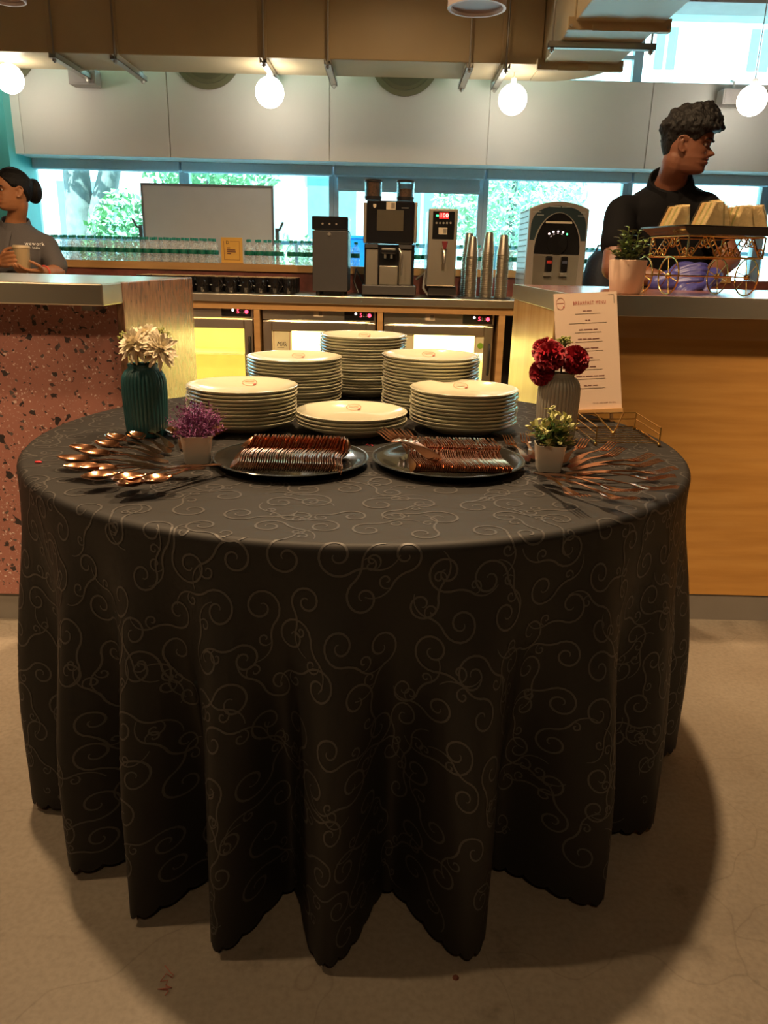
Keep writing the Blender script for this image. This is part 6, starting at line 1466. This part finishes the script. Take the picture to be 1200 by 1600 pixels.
for s_ in (-1, 1): MB().sphere((pel.x + 0.10 * s_, 3.50, 0.04), 0.05, 16, 10, (0.9, 2.4, 0.8)).build('shoe', M['black'], mp, smooth=180)
face_parts(mp, HMm, M['skinm2'], M['lipm'], M['hairb'], sM)
def hl_man(ph):
    d = abs(math.degrees(math.atan2(math.sin(ph), math.cos(ph))))
    return interp([(0, 0.152), (30, 0.150), (48, 0.140), (62, 0.118), (72, 0.108), (80, 0.130), (100, 0.134), (118, 0.105), (135, 0.055), (180, 0.030)], d)
def off_man(ph, z, u):
    d = abs(math.degrees(math.atan2(math.sin(ph), math.cos(ph)))); top_ = sm(0.12, 0.19, z)
    o = 0.004 + 0.022 * top_ * (1 if d < 90 else 0.85) + 0.012 * sm(60, 0, d) * sm(0.15, 0.17, z)
    return (o + 0.0035 * noise.noise(Vector((math.cos(ph) * 7, math.sin(ph) * 7, z * 70))) * (0.3 + top_)) * sm(-0.02, 0.10, u) + 0.0015
hm = head_shell(HMm, off_man, hl_man)
rnd = random.Random(77)
for i in range(420):
    ph = rnd.uniform(0, 2 * PI); d = abs(math.degrees(math.atan2(math.sin(ph), math.cos(ph)))); z = rnd.uniform(max(hl_man(ph) + 0.012, 0.135 if d < 110 else 0.115), 0.222)
    o = off_man(ph, z, 1) - 0.002; p = head_pt(ph, z, o); p.z += o * sm(0.17, 0.225, z); hm.sphere(HMm @ p, rnd.uniform(0.006, 0.0105) * (0.6 + 0.4 * sm(0.12, 0.17, z)), 8, 6)
fuse(hm, 'hair', M['hairb'], mp, 0.0036, 1)

# --- woman behind the terrazzo counter, holding a cup
WYp = 4.22
wp = thing('person', 'person with a hair bun in a grey polo shirt holding a cup at left', 'person', tuple(Vector((at(25, 400, WYp).x, WYp + 0.05, 0))), wc=True)
sW = 0.90; chin = at(5, 328.5, WYp - 0.07); HMw = head_mtx(chin, (-0.72, -0.70, 0), sW, nod=R_(-2))
nk = at(24, 351, WYp + 0.03); sl, sr = at(-38, 381, WYp + 0.02), at(72, 381, WYp + 0.05); pel = at(26, 520, WYp + 0.05)
up_t = (nk - pel).normalized(); acr = (sr - sl).normalized(); dep = acr.cross(up_t).normalized()
if dep.y > 0: dep = -dep
nb = HMw @ Vector((-0.028, 0, 0.04)); chest = lerp(nk, pel, 0.30); belly = lerp(nk, pel, 0.66)
cup_c = at(35, 404, WYp - 0.24); el_r = at(91, 424, WYp - 0.02); wr_r = at(66, 425, WYp - 0.17); el_l = at(-40, 425, WYp - 0.02); wr_l = at(2, 409, WYp - 0.20)
def torso_w(mb, g):
    loft(mb, [(nk + up_t * 0.012, acr * (0.046 + g), dep * (0.046 + g)), (nk - up_t * 0.022, acr * (0.092 + g), dep * (0.064 + g)), (nk - up_t * 0.065, acr * (0.150 + g), dep * (0.085 + g)), (chest, acr * (0.152 + g), dep * (0.118 + g)), (belly, acr * (0.128 + g), dep * (0.095 + g)), (pel, acr * (0.150 + g), dep * (0.105 + g))])
mb = MB(); head_solid(mb, HMw); ears(mb, HMw, sW)
limb(mb, [HMw @ Vector((-0.022, 0, 0.07)), nb, lerp(nb, nk, 0.6), nk - up_t * 0.02], [0.047, 0.045, 0.046, 0.058], 20); torso_w(mb, 0.0)
limb(mb, [sr, lerp(sr, el_r, 0.5), el_r], [0.048, 0.042, 0.036]); limb(mb, [el_r, lerp(el_r, wr_r, 0.4), wr_r], [0.036, 0.033, 0.023])
limb(mb, [sl, lerp(sl, el_l, 0.5), el_l], [0.048, 0.042, 0.036]); limb(mb, [el_l, lerp(el_l, wr_l, 0.4), wr_l], [0.036, 0.033, 0.023])
CR = 0.040
# left hand wraps the cup, right hand supports it from below
hand(mb, wr_l, (cup_c + Vector((-0.012, -CR - 0.014, 0.004)) - wr_l), (-0.55, -0.8, 0.05), (0, 0, 1), (0.30, 0.34, 0.36, 0.36), r=0.86, wr=0.020)
hand(mb, wr_r, (cup_c + Vector((0.005, -0.02, -0.062)) - wr_r), (0.1, -0.35, -1), (0, -1, 0.3), (0.30, 0.32, 0.34, 0.36), r=0.86, wr=0.020)
fuse(mb, 'body', M['skinw'], wp, 0.0042, 3)
mb = MB(); torso_w(mb, 0.010)
limb(mb, [lerp(sr, nk, 0.35) - up_t * 0.03, sr, lerp(sr, el_r, 0.4), lerp(sr, el_r, 0.80)], [0.04, 0.052, 0.056, 0.060]); limb(mb, [lerp(sl, nk, 0.35) - up_t * 0.03, sl, lerp(sl, el_l, 0.4), lerp(sl, el_l, 0.80)], [0.04, 0.052, 0.056, 0.060])
shirt = fuse(mb, 'polo_shirt', M['polog'], wp, 0.007, 5)
collar(shirt, M['polog'], None, nk + up_t * 0.010, up_t, dep, 0.062, 0.064, 0.032)
MB().tube([nk + dep * 0.078 - up_t * 0.03, nk + dep * 0.112 - up_t * 0.07, nk + dep * 0.134 - up_t * 0.125], 0.013, 6, flat=0.25, up=tuple(dep)).build('placket', M['polog'], shirt, smooth=60)
from mathutils.bvhtree import BVHTree
bv = BVHTree.FromPolygons([v_.co + ROOTLOC[wp] for v_ in shirt.data.vertices], [tuple(p_.vertices) for p_ in shirt.data.polygons])
for body_, px_, py_, sz_ in (('wework', 53.5, 381.5, 0.0255), ('India', 55.5, 387.5, 0.0165)):
    hit, nn, _i, _d = bv.ray_cast(Vector((0, 0, CAM_H)), ray(px_, py_).normalized())
    if hit is None: continue
    if nn.y > 0: nn = -nn
    rt = Vector((0, 0, 1)).cross(nn).normalized()
    txt(body_, sz_, M['white'], shirt, frame_mtx(hit + nn * 0.008, rt, nn.cross(rt)), ext=0.0006, track=1.15)
mb = MB()
for s_ in (-1, 1): limb(mb, [pel + acr * 0.075 * s_, (pel.x + 0.08 * s_, WYp + 0.05, 0.42), (pel.x + 0.08 * s_, WYp + 0.06, 0.06)], [0.095, 0.062, 0.05])
loft(mb, [(pel + up_t * 0.05, acr * 0.160, dep * 0.118), (pel - up_t * 0.03, acr * 0.168, dep * 0.122), (pel - Vector((0, 0, 0.10)), acr * 0.160, dep * 0.115)]); fuse(mb, 'trousers', M['trous'], wp, 0.012, 4)
for s_ in (-1, 1): MB().sphere((pel.x + 0.08 * s_, WYp + 0.01, 0.04), 0.045, 16, 10, (0.9, 2.4, 0.8)).build('shoe', M['black'], wp, smooth=180)
face_parts(wp, HMw, M['skinw2'], M['lipw'], M['hairb'], sW)
def hl_w(ph):
    d = abs(math.degrees(math.atan2(math.sin(ph), math.cos(ph)))); return interp([(0, 0.182), (30, 0.172), (55, 0.150), (75, 0.122), (95, 0.120), (115, 0.085), (140, 0.05), (180, 0.045)], d)
hm = head_shell(HMw, lambda ph, z, u: (0.007 + 0.0012 * math.sin(ph * 40 + z * 60)) * sm(-0.01, 0.08, u) + 0.001, hl_w)
hair = hm.build('hair', M['hairb'], wp, smooth=180)
bc_ = HMw @ Vector((-0.118, 0.0, 0.118))
mb = MB().sphere(bc_, 0.040, 20, 14, (1.0, 1.0, 1.35))
for k in range(4): mb.tube([bc_ + Vector((0.034 * math.cos(a_) * math.cos(k * 0.8), 0.034 * math.cos(a_) * math.sin(k * 0.8), 0.052 * math.sin(a_))) for a_ in [2 * PI * i / 24 for i in range(24)]], 0.009, 8, closed=True)
mb.build('hair_bun', M['hairb'], hair, smooth=180)
d_ = (wr_r - el_r).normalized(); n_, a_, b_ = frame_from(d_); c_ = lerp(el_r, wr_r, 0.86)
MB().tube([c_ + (a_ * math.cos(2*PI*i/24) + b_ * math.sin(2*PI*i/24)) * 0.0285 for i in range(24)], 0.0045, 8, closed=True).build('bracelet', pm('red_bangle', (0.45, 0.05, 0.03), 0.4), wp, smooth=180)
cp = thing('takeaway_cup', 'brown lidded cup held by the person in grey', 'cup', tuple(cup_c - Vector((0, 0, 0.06))), wc=True)
MB().lathe([(0, 0), (0.030, 0), (0.0315, 0.003), (0.039, 0.106), (0, 0.106)], 32, c=tuple(cup_c - Vector((0, 0, 0.058)))).build('cup_body', pm('kraft_cup', (0.33, 0.24, 0.13), 0.35, var=0.06), cp, smooth=40)
MB().lathe([(0, 0.106), (0.0415, 0.106), (0.0420, 0.112), (0.040, 0.115), (0.038, 0.120), (0.034, 0.121), (0.033, 0.117), (0, 0.117)], 32, c=tuple(cup_c - Vector((0, 0, 0.058)))).build('lid', pm('tan_lid', (0.40, 0.31, 0.19), 0.35), cp, smooth=40)
